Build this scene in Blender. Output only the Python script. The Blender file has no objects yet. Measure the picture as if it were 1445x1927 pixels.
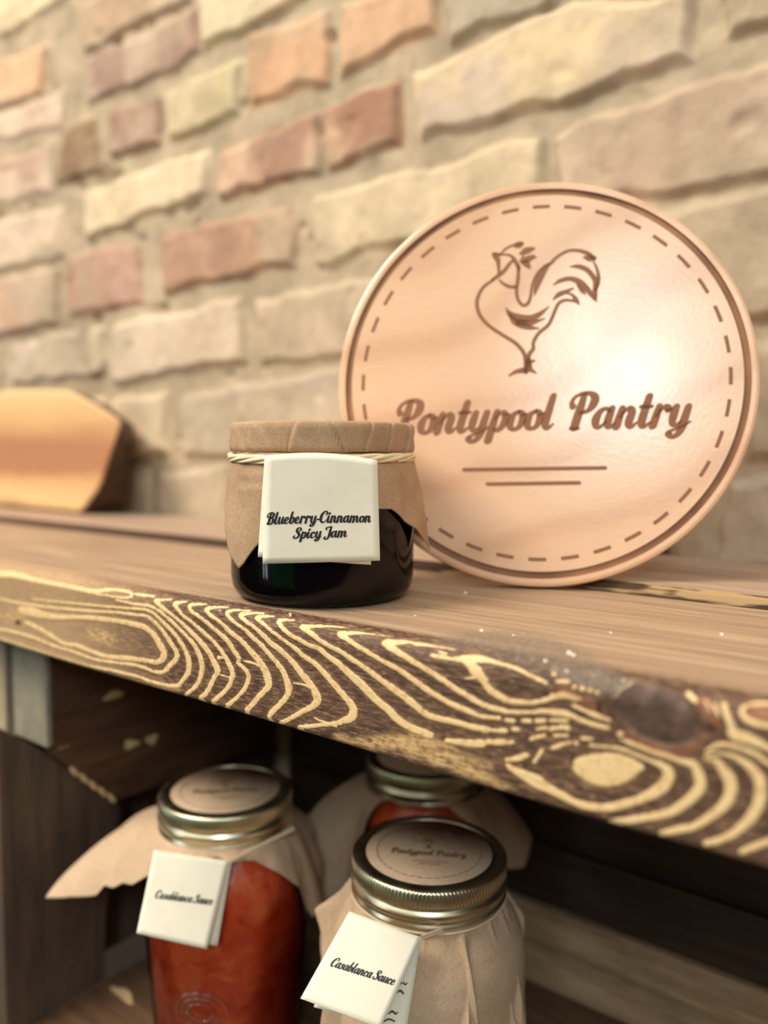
import bpy, bmesh, math, random
import numpy as np
from mathutils import Vector, noise as mnoise

random.seed(7); rng = np.random.default_rng(7)
SC = bpy.context.scene
COL = SC.collection
W, H = 1445.0, 1927.0

# ------------------------------------------------------------------ camera, world, lights, exposure
CAM_F = 1473.07                                  # focal length in pixels of the 1445x1927 frame
CAM_POS = np.array([0.0, 0.0, 0.0667])
CAM_R = np.array([0.79782197, 0.60287001, 0.00527766])
CAM_U = np.array([-0.04958089, 0.05688475, 0.99714887])
CAM_D = np.array([-0.60085093, 0.79580894, -0.07527473])
cam = bpy.data.cameras.new('camera'); camo = bpy.data.objects.new('camera', cam); COL.objects.link(camo)
cam.sensor_fit = 'VERTICAL'; cam.sensor_height = 36.0; cam.sensor_width = 27.0
cam.lens = 36.0 * CAM_F / H
from mathutils import Matrix
m = Matrix.Identity(4)
for i in range(3):
    m[i][0] = CAM_R[i]; m[i][1] = CAM_U[i]; m[i][2] = -CAM_D[i]; m[i][3] = CAM_POS[i]
camo.matrix_world = m
cam.clip_start = 0.01; cam.clip_end = 50
cam.dof.use_dof = True; cam.dof.focus_distance = 0.325; cam.dof.aperture_fstop = 27.5 / 7.2
cam.dof.aperture_blades = 0
SC.camera = camo

SC.view_settings.view_transform = 'Standard'; SC.view_settings.look = 'None'
SC.view_settings.gamma = 1.0; SC.view_settings.use_curve_mapping = False
SC.view_settings.exposure = 0.40
SC.cycles.use_denoising = True
SC.cycles.max_bounces = 10; SC.cycles.transmission_bounces = 10; SC.cycles.caustics_reflective = False
SC.cycles.caustics_refractive = False

world = bpy.data.worlds.new('room_light'); SC.world = world; world.use_nodes = True
wt = world.node_tree; wt.nodes.clear()
wo = wt.nodes.new('ShaderNodeOutputWorld'); wb = wt.nodes.new('ShaderNodeBackground')
tc = wt.nodes.new('ShaderNodeTexCoord'); sep = wt.nodes.new('ShaderNodeSeparateXYZ')
mr = wt.nodes.new('ShaderNodeMapRange'); mr.inputs['From Min'].default_value = -1; mr.inputs['From Max'].default_value = 1
cr = wt.nodes.new('ShaderNodeValToRGB')
e = cr.color_ramp.elements
e[0].position = 0.0; e[0].color = (0.03, 0.02, 0.015, 1)
e[1].position = 1.0; e[1].color = (1.0, 0.91, 0.78, 1)
x = e.new(0.47); x.color = (0.035, 0.027, 0.02, 1)
x = e.new(0.56); x.color = (0.10, 0.085, 0.07, 1)
x = e.new(0.75); x.color = (0.85, 0.79, 0.70, 1)
wt.links.new(tc.outputs['Generated'], sep.inputs[0]); wt.links.new(sep.outputs['Z'], mr.inputs['Value'])
wt.links.new(mr.outputs[0], cr.inputs[0]); wt.links.new(cr.outputs[0], wb.inputs['Color'])
wb.inputs['Strength'].default_value = 0.85
wt.links.new(wb.outputs[0], wo.inputs[0])


def area_light(name, pos, target, size, power, color, sizey=None):
    l = bpy.data.lights.new(name, 'AREA'); l.energy = power; l.color = color; l.size = size
    if sizey: l.shape = 'RECTANGLE'; l.size_y = sizey
    o = bpy.data.objects.new(name, l); COL.objects.link(o); o.location = pos
    d = Vector(target) - Vector(pos); o.rotation_euler = d.to_track_quat('-Z', 'Y').to_euler()
    return o


area_light('ceiling_lamp', (-0.95, -0.75, 1.45), (-0.35, 0.3, 0.0), 0.75, 29.0, (1.0, 0.89, 0.755))
area_light('daylight_window', (0.85, -1.15, 0.98), (-0.14, 0.39, 0.1), 0.28, 8.2, (0.78, 0.93, 1.0), 0.40)

# ------------------------------------------------------------------ pixel -> world helpers
def ray(px, py):
    return CAM_D + CAM_R * (px - W / 2) / CAM_F - CAM_U * (py - H / 2) / CAM_F
def hit(px, py, ax, val):
    v = ray(px, py); t = (val - CAM_POS[ax]) / v[ax]; return CAM_POS + v * t
def hitp(px, py, P, n):
    v = ray(px, py); t = np.dot(P - CAM_POS, n) / np.dot(v, n); return CAM_POS + v * t
def hitd(px, py, d):
    return CAM_POS + ray(px, py) * d
def project(P):
    d = np.asarray(P) - CAM_POS; z = d @ CAM_D
    return W / 2 + CAM_F * (d @ CAM_R) / z, H / 2 - CAM_F * (d @ CAM_U) / z

# ------------------------------------------------------------------ material helpers
def lin(c):
    return tuple(((v / 255.0) / 12.92 if v / 255.0 <= 0.04045 else ((v / 255.0 + 0.055) / 1.055) ** 2.4) for v in c)
def rgba(c, k=1.0):
    return tuple(min(1.0, v * k) for v in lin(c)) + (1.0,)
class NT:
    def __init__(s, name):
        s.m = bpy.data.materials.new(name); s.m.use_nodes = True; s.t = s.m.node_tree; s.t.nodes.clear()
        s.o = s.n('OutputMaterial'); s.b = s.n('BsdfPrincipled'); s.l(s.b.outputs[0], s.o.inputs[0])
    def n(s, k, **kw):
        q = s.t.nodes.new('ShaderNode' + k)
        for a, v in kw.items(): setattr(q, a, v)
        return q
    def l(s, a, b): s.t.links.new(a, b)
    def coord(s, scale=(1, 1, 1), rot=(0, 0, 0)):
        c = s.n('TexCoord'); mp = s.n('Mapping'); mp.inputs['Scale'].default_value = scale
        mp.inputs['Rotation'].default_value = rot; s.l(c.outputs['Object'], mp.inputs[0]); return mp.outputs[0]
    def noise(s, vec, scale, detail=4, rough=0.55, dist=0.0):
        q = s.n('TexNoise'); q.inputs['Scale'].default_value = scale; q.inputs['Detail'].default_value = detail
        q.inputs['Roughness'].default_value = rough; q.inputs['Distortion'].default_value = dist
        if vec is not None: s.l(vec, q.inputs['Vector'])
        return q.outputs[0]
    def ramp(s, fac, stops):
        q = s.n('ValToRGB'); el = q.color_ramp.elements
        el[0].position, el[0].color = stops[0][0], stops[0][1]; el[1].position, el[1].color = stops[-1][0], stops[-1][1]
        for p, c in stops[1:-1]:
            k = el.new(p); k.color = c
        s.l(fac, q.inputs[0]); return q.outputs[0]
    def mix(s, f, a, b, mode='MIX'):
        q = s.n('Mix', data_type='RGBA', blend_type=mode)
        for v, i in ((f, 0), (a, 6), (b, 7)):
            if isinstance(v, (int, float)): q.inputs[i].default_value = v
            elif isinstance(v, tuple): q.inputs[i].default_value = v
            else: s.l(v, q.inputs[i])
        return q.outputs[2]
    def math(s, op, a, b=None, clamp=False):
        q = s.n('Math', operation=op, use_clamp=clamp)
        for v, i in ((a, 0), (b, 1)):
            if v is None: continue
            if isinstance(v, (int, float)): q.inputs[i].default_value = v
            else: s.l(v, q.inputs[i])
        return q.outputs[0]
    def bump(s, h, strength, dist):
        q = s.n('Bump'); q.inputs['Strength'].default_value = strength; q.inputs['Distance'].default_value = dist
        s.l(h, q.inputs['Height']); s.l(q.outputs[0], s.b.inputs['Normal']); return q
    def attr(s, name):
        q = s.n('Attribute'); q.attribute_name = name; return q
def gray(v): return (v, v, v, 1)

def mat_plain(name, c, rough=0.6, metal=0.0, k=1.0):
    q = NT(name); q.b.inputs['Base Color'].default_value = rgba(c, k); q.b.inputs['Roughness'].default_value = rough
    q.b.inputs['Metallic'].default_value = metal; return q.m

# kraft paper
def mat_kraft(name, c1, c2):
    q = NT(name); v = q.coord()
    f = q.noise(v, 260, 6, 0.65); g = q.noise(v, 35, 3)
    col = q.mix(q.ramp(g, [(0.35, gray(0)), (0.65, gray(1))]), rgba(c1), rgba(c2))
    col = q.mix(0.55, col, q.ramp(q.noise(v, 900, 3, 0.7), [(0.3, gray(0.55)), (0.65, gray(1.0))]), 'MULTIPLY')
    q.l(col, q.b.inputs['Base Color']); q.b.inputs['Roughness'].default_value = 0.82
    q.b.inputs['Specular IOR Level'].default_value = 0.25
    q.bump(q.math('ADD', f, q.math('MULTIPLY', g, 1.2)), 0.35, 0.0008); return q.m
M_KRAFT = mat_kraft('kraft_paper', (196, 163, 130), (178, 145, 112))
M_KRAFT2 = mat_kraft('kraft_paper_light', (222, 192, 160), (208, 176, 143))
# paper card
def mat_card(name, c):
    q = NT(name); v = q.coord()
    col = q.mix(q.ramp(q.noise(v, 60, 3), [(0.4, gray(0)), (0.7, gray(1))]), rgba(c), rgba(tuple(int(a * 0.975) for a in c)))
    q.l(col, q.b.inputs['Base Color']); q.b.inputs['Roughness'].default_value = 0.75
    q.b.inputs['Specular IOR Level'].default_value = 0.2
    q.bump(q.noise(v, 700, 3), 0.08, 0.0005); return q.m
M_CARD = mat_card('cream_card', (250, 243, 220))
M_INK = mat_plain('black_ink', (40, 36, 38), 0.6)
M_BURN = mat_plain('burnt_engraving', (142, 96, 66), 0.75)
M_RAFFIA = mat_plain('raffia', (238, 220, 180), 0.7)
M_STRING = mat_plain('string', (222, 198, 165), 0.75)

# glass, jam, sauce, gold
def mat_glass(name, tint=(1, 1, 1, 1)):
    q = NT(name); q.t.nodes.remove(q.b)
    g = q.n('BsdfGlass'); g.inputs['IOR'].default_value = 1.46; g.inputs['Roughness'].default_value = 0.01
    g.inputs['Color'].default_value = tint; q.l(g.outputs[0], q.o.inputs[0]); return q.m
def mat_thin(name):
    q = NT(name); q.t.nodes.remove(q.b); a = q.n('BsdfTransparent'); b = q.n('BsdfGlossy'); b.inputs['Roughness'].default_value = 0.03
    f = q.n('Fresnel'); f.inputs['IOR'].default_value = 1.38; mx = q.n('MixShader'); a.inputs['Color'].default_value = (0.96, 0.97, 0.965, 1)
    q.l(f.outputs[0], mx.inputs[0]); q.l(a.outputs[0], mx.inputs[1]); q.l(b.outputs[0], mx.inputs[2]); q.l(mx.outputs[0], q.o.inputs[0]); return q.m
M_THIN = mat_thin('jar_glass')
M_GLASS = mat_glass('clear_glass', (0.97, 0.985, 0.98, 1))
q = NT('blueberry_jam'); v = q.coord()
n1 = q.noise(v, 240, 3)
q.l(q.ramp(n1, [(0.35, rgba((16, 5, 12))), (0.70, rgba((20, 6, 13))), (0.77, rgba((120, 14, 42)))]), q.b.inputs['Base Color'])
q.b.inputs['Roughness'].default_value = 0.3; q.b.inputs['Specular IOR Level'].default_value = 0.08; M_JAM = q.m
q = NT('tomato_sauce'); v = q.coord()
n1 = q.noise(v, 70, 6, 0.6, 0.6); n2 = q.noise(v, 300, 4)
c = q.ramp(n1, [(0.3, rgba((200, 56, 28))), (0.52, rgba((238, 88, 46))), (0.72, rgba((246, 128, 74)))])
c = q.mix(q.ramp(n2, [(0.62, gray(0)), (0.74, gray(0.6))]), c, rgba((230, 130, 80)))
q.l(c, q.b.inputs['Base Color']); q.b.inputs['Roughness'].default_value = 0.28
q.bump(q.math('ADD', n1, q.math('MULTIPLY', n2, 0.4)), 0.5, 0.0025); M_SAUCE = q.m
q = NT('gold_band'); v = q.coord()
q.b.inputs['Metallic'].default_value = 1.0; q.b.inputs['Base Color'].default_value = rgba((226, 218, 186))
q.l(q.ramp(q.noise(v, 90, 3), [(0.3, gray(0.26)), (0.7, gray(0.38))]), q.b.inputs['Roughness']); M_GOLD = q.m
M_LIDDARK = mat_plain('lid_enamel', (92, 78, 58), 0.35, 0.8)

# sign maple
q = NT('maple_wood'); v = q.coord((3, 60, 26), (0.2, 0.0, 0.0))
vv = q.coord((1, 1, 1))
n0 = q.noise(vv, 9, 3, 0.5, 0.8)
wv = q.n('TexWave', wave_type='BANDS', bands_direction='Z'); wv.inputs['Scale'].default_value = 7
wv.inputs['Distortion'].default_value = 9; wv.inputs['Detail'].default_value = 3; wv.inputs['Detail Scale'].default_value = 0.7
mp = q.coord((0.8, 1, 1), (0, 0.5, 0)); q.l(mp, wv.inputs['Vector'])
c = q.ramp(wv.outputs[1], [(0.0, rgba((218, 172, 134))), (0.3, rgba((228, 184, 146))), (1.0, rgba((232, 190, 153)))])
fine = q.noise(q.coord((40, 40, 700)), 3, 4, 0.6)
c = q.mix(0.25, c, q.ramp(fine, [(0.3, gray(0.7)), (0.6, gray(1))]), 'MULTIPLY')
q.l(c, q.b.inputs['Base Color']); q.l(q.ramp(n0, [(0.3, gray(0.19)), (0.7, gray(0.29))]), q.b.inputs['Roughness'])
q.b.inputs['Specular IOR Level'].default_value = 0.7
q.bump(q.noise(vv, 420, 4, 0.7), 0.10, 0.0006); M_MAPLE = q.m
q = NT('sign_groove'); vv = q.coord()
q.l(q.ramp(q.noise(vv, 22, 3), [(0.35, rgba((128, 84, 52))), (0.6, rgba((168, 120, 80))), (0.75, rgba((190, 142, 100)))]), q.b.inputs['Base Color'])
q.b.inputs['Roughness'].default_value = 0.6; M_GROOVE = q.m

# generic dark stained wood (grain along chosen axis)
def mat_wood(name, cols, scale=(1.2, 14, 14), bump=0.35, rough=0.6, chips=0.0):
    q = NT(name); v = q.coord(scale)
    a = q.noise(v, 9, 6, 0.6, 0.5); b = q.noise(v, 60, 4, 0.65)
    c = q.ramp(a, [(0.3, rgba(cols[0])), (0.5, rgba(cols[1])), (0.7, rgba(cols[2]))])
    c = q.mix(0.6, c, q.ramp(b, [(0.3, gray(0.6)), (0.65, gray(1.05))]), 'MULTIPLY')
    if chips:
        k = q.noise(q.coord(), 26, 3, 0.6)
        c = q.mix(q.ramp(k, [(chips, gray(0)), (chips + 0.02, gray(1))]), c, rgba((215, 190, 160)))
    q.l(c, q.b.inputs['Base Color']); q.b.inputs['Roughness'].default_value = rough
    q.bump(q.math('ADD', a, q.math('MULTIPLY', b, 0.6)), bump, 0.0012); return q.m
M_DARK = mat_wood('dark_brown_crate_wood', ((62, 40, 26), (84, 56, 36), (104, 74, 50)), (14, 1.6, 14), chips=0.735)
M_DARKG = mat_wood('dark_grey_brown_wood', ((74, 60, 50), (92, 76, 62), (112, 84, 62)), (14, 14, 1.6))
M_WEATH = mat_wood('weathered_grey_wood', ((136, 112, 84), (170, 142, 108), (198, 168, 130)), (1.4, 14, 14))
M_DARKX = mat_wood('dark_back_wood', ((44, 30, 22), (58, 40, 28), (72, 52, 36)), (1.4, 14, 14))  # dark slat wood, also on the added shade panels
M_GREY = mat_wood('grey_block_wood', ((138, 131, 112), (152, 145, 126), (164, 156, 136)), (6, 6, 2.2), 0.15)
M_POST = mat_wood('pale_post_wood', ((150, 134, 108), (178, 160, 130), (200, 182, 150)), (10, 10, 1.5))
M_FLOOR = mat_wood('crate_floor_wood', ((88, 62, 42), (108, 80, 56), (128, 98, 72)), (1.6, 14, 14), chips=0.75)
M_RAW = mat_plain('raw_chipped_wood', (214, 184, 136), 0.8)

# cutting board wood (bands of heartwood and sapwood run along the board)
q = NT('live_edge_wood'); tcn = q.coord((1, 1, 1))
sx = q.n('SeparateXYZ'); q.l(tcn, sx.inputs[0])
z = q.math('ADD', sx.outputs['Z'], q.math('MULTIPLY', q.noise(q.coord((3, 3, 8)), 3, 3), 0.03))
f = q.math('DIVIDE', z, 0.15)
c = q.ramp(f, [(0.0, rgba((126, 94, 64))), (0.1, rgba((160, 122, 84))), (0.2, rgba((240, 206, 150))), (0.32, rgba((232, 186, 130))),
               (0.44, rgba((186, 132, 96))), (0.6, rgba((186, 134, 98))), (0.74, rgba((228, 182, 130))), (0.9, rgba((240, 204, 150)))])
q.l(c, q.b.inputs['Base Color']); q.b.inputs['Roughness'].default_value = 0.5; M_BOARD = q.m
M_DARKEDGE = mat_wood('dark_edge_wood', ((58, 40, 28), (76, 54, 38), (98, 66, 44)), (14, 2, 14))  # darker brown for the sides of the slab

# ------------------------------------------------------------------ object helpers
def tag(o, label=None, cat=None, group=None, kind=None):
    if label: o['label'] = label
    if cat: o['category'] = cat
    if group: o['group'] = group
    if kind: o['kind'] = kind
    return o
def empty(name, loc):
    o = bpy.data.objects.new(name, None); COL.objects.link(o); o.location = loc; o.empty_display_size = 0.02; return o
def link(name, me, mats, parent=None, smooth=True):
    o = bpy.data.objects.new(name, me); COL.objects.link(o)
    for mm in (mats if isinstance(mats, (list, tuple)) else [mats]): me.materials.append(mm)
    if smooth: me.polygons.foreach_set('use_smooth', [True] * len(me.polygons))
    if parent is not None:
        o.parent = parent; o.matrix_parent_inverse = Matrix.Translation(-Vector(parent.location))
    return o
def np_mesh(name, V, F):
    me = bpy.data.meshes.new(name); V = np.asarray(V, dtype=np.float32); F = np.asarray(F, dtype=np.int32)
    me.vertices.add(len(V)); me.vertices.foreach_set('co', V.ravel())
    k = F.shape[1]; me.loops.add(F.size); me.loops.foreach_set('vertex_index', F.ravel())
    me.polygons.add(len(F)); me.polygons.foreach_set('loop_start', np.arange(0, F.size, k, dtype=np.int32))
    me.polygons.foreach_set('loop_total', np.full(len(F), k, dtype=np.int32)); me.update(calc_edges=True); me.validate(); return me
def grid_faces(nr, nc, wrap=False):
    i = np.arange(nr - 1)[:, None]; j = np.arange(nc if wrap else nc - 1)[None, :]
    j2 = (j + 1) % nc
    a = i * nc + j; b = i * nc + j2; c = (i + 1) * nc + j2; d = (i + 1) * nc + j
    return np.stack([a, b, c, d], -1).reshape(-1, 4)
def recalc(me):
    bm = bmesh.new(); bm.from_mesh(me); bmesh.ops.recalc_face_normals(bm, faces=bm.faces); bm.to_mesh(me); bm.free()
def lathe(name, prof, center, mats, parent, n=128, rfun=None, closed=True, slots=None):
    """prof: list of (r, z) from bottom axis to top axis"""
    t = np.linspace(0, 2 * math.pi, n, endpoint=False); V = []
    for k, (r, z) in enumerate(prof):
        rr = r + (rfun(t, z, k) if rfun is not None and r > 1e-5 else 0)
        V.append(np.stack([center[0] + rr * np.cos(t), center[1] + rr * np.sin(t), np.full(n, center[2] + z)], -1))
    V = np.concatenate(V); F = grid_faces(len(prof), n, True)
    me = np_mesh(name, V, F); bm = bmesh.new(); bm.from_mesh(me)
    bmesh.ops.remove_doubles(bm, verts=bm.verts, dist=1e-6)
    bmesh.ops.recalc_face_normals(bm, faces=bm.faces); bm.to_mesh(me); bm.free()
    return link(name, me, mats, parent)
def box_mesh(name, x0, x1, y0, y1, z0, z1, bev=0.0015, seg=2, cuts=0, amp=0.0):
    bm = bmesh.new(); bmesh.ops.create_cube(bm, size=1)
    for v in bm.verts: v.co = Vector(((x0 + x1) / 2 + v.co.x * (x1 - x0), (y0 + y1) / 2 + v.co.y * (y1 - y0), (z0 + z1) / 2 + v.co.z * (z1 - z0)))
    if cuts: bmesh.ops.subdivide_edges(bm, edges=bm.edges, cuts=cuts, use_grid_fill=True)
    if bev:
        ed = [g for g in bm.edges if len(g.link_faces) == 2 and g.calc_face_angle(0) > 0.5]
        bmesh.ops.bevel(bm, geom=ed, offset=bev, segments=seg, affect='EDGES', profile=0.5)
    if amp:
        for v in bm.verts: v.co += amp * mnoise.noise_vector(v.co * 25)
    bmesh.ops.recalc_face_normals(bm, faces=bm.faces)
    me = bpy.data.meshes.new(name); bm.to_mesh(me); bm.free(); return me
def box(name, *a, mat=None, parent=None, **k):
    return link(name, box_mesh(name, *a, **k), mat, parent, smooth=False)
def prism(name, loop_a, loop_b, mat, parent=None, bev=0.0, mats=None):
    """solid between two matching polygon loops (3-D points)"""
    bm = bmesh.new(); A = [bm.verts.new(tuple(p)) for p in loop_a]; B = [bm.verts.new(tuple(p)) for p in loop_b]
    n = len(A); f1 = bm.faces.new(A); bm.faces.new(B[::-1])
    for i in range(n):
        g = bm.faces.new((A[i], B[i], B[(i + 1) % n], A[(i + 1) % n])); g.material_index = 1 if mats else 0
    bmesh.ops.recalc_face_normals(bm, faces=bm.faces)
    if bev: bmesh.ops.bevel(bm, geom=list(bm.edges), offset=bev, segments=3, affect='EDGES', profile=0.5)
    me = bpy.data.meshes.new(name); bm.to_mesh(me); bm.free()
    return link(name, me, mats or mat, parent, smooth=False)
def catmull(P, step):
    P = np.asarray(P, float)
    if len(P) == 2:
        n = max(2, int(np.linalg.norm(P[1, :2] - P[0, :2]) / step) + 1); t = np.linspace(0, 1, n)[:, None]; return P[0] * (1 - t) + P[1] * t
    Q = np.vstack([2 * P[0] - P[1], P, 2 * P[-1] - P[-2]]); out = []
    for i in range(1, len(Q) - 2):
        n = max(2, int(np.linalg.norm(Q[i + 1, :2] - Q[i, :2]) / step) + 1)
        t = np.linspace(0, 1, n, endpoint=False)[:, None]
        a, b, c, d = Q[i - 1], Q[i], Q[i + 1], Q[i + 2]
        out.append(0.5 * ((2 * b) + (-a + c) * t + (2 * a - 5 * b + 4 * c - d) * t ** 2 + (-a + 3 * b - 3 * c + d) * t ** 3))
    out.append(P[-1:]); return np.vstack(out)
def tube(V, F, path, rad, n=8, flat=1.0):
    """append a tube along path (Nx3) to the lists V, F; rad scalar or array"""
    P = np.asarray(path, float); N = len(P); rad = np.broadcast_to(np.asarray(rad, float), (N,))
    T = np.gradient(P, axis=0); T /= np.linalg.norm(T, axis=1)[:, None] + 1e-12
    up = np.array([0, 0, 1.0]); base = len(V)
    for i in range(N):
        s = np.cross(T[i], up); s /= np.linalg.norm(s) + 1e-9; u = np.cross(s, T[i])
        for k in range(n):
            a = 2 * math.pi * k / n; V.append(P[i] + rad[i] * (math.cos(a) * s * flat + math.sin(a) * u))
    for i in range(N - 1):
        for k in range(n): F.append((base + i * n + k, base + i * n + (k + 1) % n, base + (i + 1) * n + (k + 1) % n, base + (i + 1) * n + k))

# ------------------------------------------------------------------ script lettering (strokes with swelling widths)
G = {
 'P': (1.18, [[(.5,1.62,.2),(.46,.8,.27),(.42,.06,.27)], [(.26,.0,.1),(.62,.0,.1)], [(.12,1.08,.2),(.02,1.3,.14),(.12,1.56,.12),(.4,1.72,.13),(.75,1.72,.16),(1.0,1.52,.25),(1.0,1.15,.27),(.82,.86,.17),(.5,.76,.1)]]),
 'B': (1.22, [[(.5,1.62,.2),(.46,.8,.27),(.42,.06,.24)], [(.12,1.08,.18),(.02,1.3,.13),(.12,1.56,.12),(.4,1.72,.13),(.72,1.7,.16),(.95,1.5,.24),(.92,1.15,.24),(.75,.95,.14),(.5,.9,.1)], [(.55,.92,.1),(.85,.88,.15),(1.03,.6,.25),(1.0,.25,.25),(.78,.02,.16),(.45,.0,.13),(.2,.08,.14)]]),
 'C': (1.05, [[(.85,1.25,.16),(.98,1.45,.2),(.85,1.68,.13),(.6,1.7,.15),(.3,1.42,.24),(.12,.9,.29),(.18,.32,.26),(.48,.02,.17),(.8,.12,.12),(1.0,.42,.09)]]),
 'S': (1.02, [[(.72,1.28,.15),(.9,1.42,.2),(.82,1.66,.13),(.55,1.72,.15),(.3,1.5,.22),(.36,1.15,.26),(.66,.82,.28),(.78,.42,.26),(.52,.06,.18),(.2,.02,.14),(.02,.22,.2),(.12,.42,.14)]]),
 'J': (1.0, [[(.2,1.28,.14),(.08,1.46,.18),(.22,1.66,.13),(.55,1.7,.14),(.86,1.7,.2)], [(.8,1.66,.2),(.78,.9,.27),(.76,.25,.27),(.6,-.18,.2),(.3,-.3,.15),(.08,-.12,.2),(.2,.1,.13)]]),
 'o': (.84, [[(.42,.94,.14),(.2,.78,.2),(.12,.46,.25),(.2,.14,.2),(.4,.02,.14),(.62,.16,.2),(.7,.5,.25),(.6,.84,.2),(.42,.94,.14)], [(.62,.74,.1),(.84,.8,.09)]]),
 'n': (1.0, [[(.2,.95,.2),(.17,.5,.25),(.15,.04,.25)], [(.2,.5,.09),(.38,.84,.13),(.56,.93,.2),(.68,.72,.25),(.65,.3,.26),(.72,.06,.2),(.86,.04,.14),(1.0,.22,.08)]]),
 'm': (1.5, [[(.2,.95,.2),(.17,.5,.25),(.15,.04,.25)], [(.2,.5,.09),(.38,.84,.13),(.54,.93,.2),(.66,.72,.25),(.63,.04,.25)], [(.66,.5,.09),(.84,.84,.13),(1.02,.93,.2),(1.16,.72,.25),(1.13,.3,.26),(1.2,.06,.2),(1.34,.04,.14),(1.5,.22,.08)]]),
 't': (.62, [[(.28,1.5,.23),(.24,.8,.26),(.22,.3,.26),(.3,.05,.2),(.44,.04,.14),(.62,.22,.08)], [(.02,1.0,.13),(.5,1.0,.13)]]),
 'y': (.98, [[(.2,.95,.22),(.17,.5,.26),(.2,.16,.2),(.36,.04,.15),(.56,.2,.09)], [(.74,.95,.22),(.7,.4,.26),(.68,-.08,.26),(.56,-.42,.2),(.32,-.52,.16),(.14,-.36,.2),(.3,-.2,.11),(.72,.0,.1),(.98,.2,.08)]]),
 'p': (.9, [[(.24,.98,.2),(.2,.3,.26),(.16,-.5,.27)], [(.24,.6,.09),(.4,.88,.13),(.58,.92,.19),(.74,.66,.25),(.7,.26,.24),(.5,.02,.17),(.3,.08,.1)], [(.64,.8,.08),(.9,.82,.08)]]),
 'l': (.56, [[(.24,1.68,.22),(.2,.9,.26),(.18,.32,.26),(.26,.06,.2),(.4,.04,.14),(.56,.22,.08)]]),
 'a': (.98, [[(.66,.8,.12),(.46,.95,.14),(.22,.8,.2),(.12,.46,.26),(.2,.12,.21),(.38,.04,.14),(.6,.3,.09)], [(.72,.95,.22),(.68,.4,.26),(.74,.08,.2),(.88,.05,.14),(1.0,.22,.08)]]),
 'r': (.8, [[(.22,1.0,.2),(.19,.5,.25),(.16,.04,.25)], [(.2,.5,.09),(.36,.86,.13),(.54,.98,.19),(.68,.84,.24)], [(.6,.78,.1),(.8,.86,.08)]]),
 'u': (.98, [[(.2,.95,.22),(.17,.45,.26),(.22,.1,.2),(.36,.03,.14),(.58,.3,.09)], [(.72,.95,.22),(.68,.4,.26),(.74,.08,.2),(.88,.05,.14),(1.0,.22,.08)]]),
 'e': (.78, [[(.18,.42,.09),(.4,.48,.12),(.56,.66,.17),(.5,.88,.16),(.36,.94,.14),(.18,.78,.2),(.11,.44,.25),(.2,.12,.21),(.4,.02,.15),(.62,.12,.1),(.78,.3,.08)]]),
 'b': (.84, [[(.26,1.68,.22),(.2,.9,.26),(.16,.35,.26),(.24,.08,.2),(.42,.02,.15),(.62,.2,.2),(.68,.56,.25),(.56,.86,.18),(.4,.88,.11),(.24,.66,.09)], [(.6,.76,.08),(.84,.82,.08)]]),
 'c': (.74, [[(.5,.72,.14),(.58,.84,.18),(.42,.95,.13),(.22,.82,.2),(.12,.46,.26),(.2,.12,.21),(.4,.02,.14),(.6,.12,.1),(.74,.28,.08)]]),
 's': (.68, [[(.44,.76,.13),(.54,.86,.16),(.38,.97,.12),(.2,.82,.19),(.3,.58,.22),(.46,.34,.22),(.36,.08,.17),(.16,.02,.13),(.04,.16,.17)], [(.4,.1,.08),(.68,.26,.08)]]),
 'i': (.56, [[(.22,.95,.22),(.18,.4,.26),(.25,.07,.2),(.4,.04,.14),(.56,.22,.08)], [(.27,1.36,.25),(.3,1.38,.25)]]),
 '-': (.5, [[(.06,.5,.15),(.44,.5,.15)]]),
 ' ': (.42, []),
}
WK = 1.0; TW = 1.5
def text_strokes(s):
    x = 0; out = []
    for ch in s:
        adv, st = G[ch]
        for k in st: out.append([(px + x, py, w) for px, py, w in k])
        x += adv
    return out, x
def ribbons(V, F, strokes, fmap, step=0.06):
    """flat strokes: fmap(x, y) -> 3-D point; adds quads and round ends"""
    for st in strokes:
        S = catmull(st, step); P = S[:, :2]; w = S[:, 2] / 2 * WK
        T = np.gradient(P, axis=0); T /= np.linalg.norm(T, axis=1)[:, None] + 1e-9; Nn = np.stack([-T[:, 1], T[:, 0]], -1)
        L = P + Nn * w[:, None]; R = P - Nn * w[:, None]; b = len(V)
        for i in range(len(P)): V.append(fmap(*L[i])); V.append(fmap(*R[i]))
        for i in range(len(P) - 1): F.append((b + 2 * i, b + 2 * i + 1, b + 2 * i + 3, b + 2 * i + 2))
        for e_, i in ((-1, 0), (1, len(P) - 1)):
            prev = None; c = len(V); V.append(fmap(*P[i]))
            th0 = math.atan2(T[i][1] * e_, T[i][0] * e_)
            ring = [fmap(P[i][0] + w[i] * math.cos(th0 + a), P[i][1] + w[i] * math.sin(th0 + a)) for a in np.linspace(-math.pi / 2, math.pi / 2, 9)]
            k0 = len(V); V.extend(ring)
            for k in range(0, 8, 2): F.append((c, k0 + k, k0 + k + 1, k0 + k + 2))
def text_to(V, F, s, fmap, x0, x1, y0, y1, xh, slant=0.24, step=0.06):
    """lay text from (x0,y0) to (x1,y1) (baseline ends) in the fmap's 2-D frame; xh = x-height in frame units (sign gives up direction)"""
    st, adv = text_strokes(s); kx = (x1 - x0) / adv; r = abs(xh / kx) if kx else 1
    out = []
    def fm(x, y):
        X = x + slant * y
        return fmap(x0 + X * kx, y0 + (y1 - y0) * X / adv + y * xh)
    global WK
    WK = TW
    ribbons(V, F, st, fm, step)
    WK = 1.0

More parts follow.
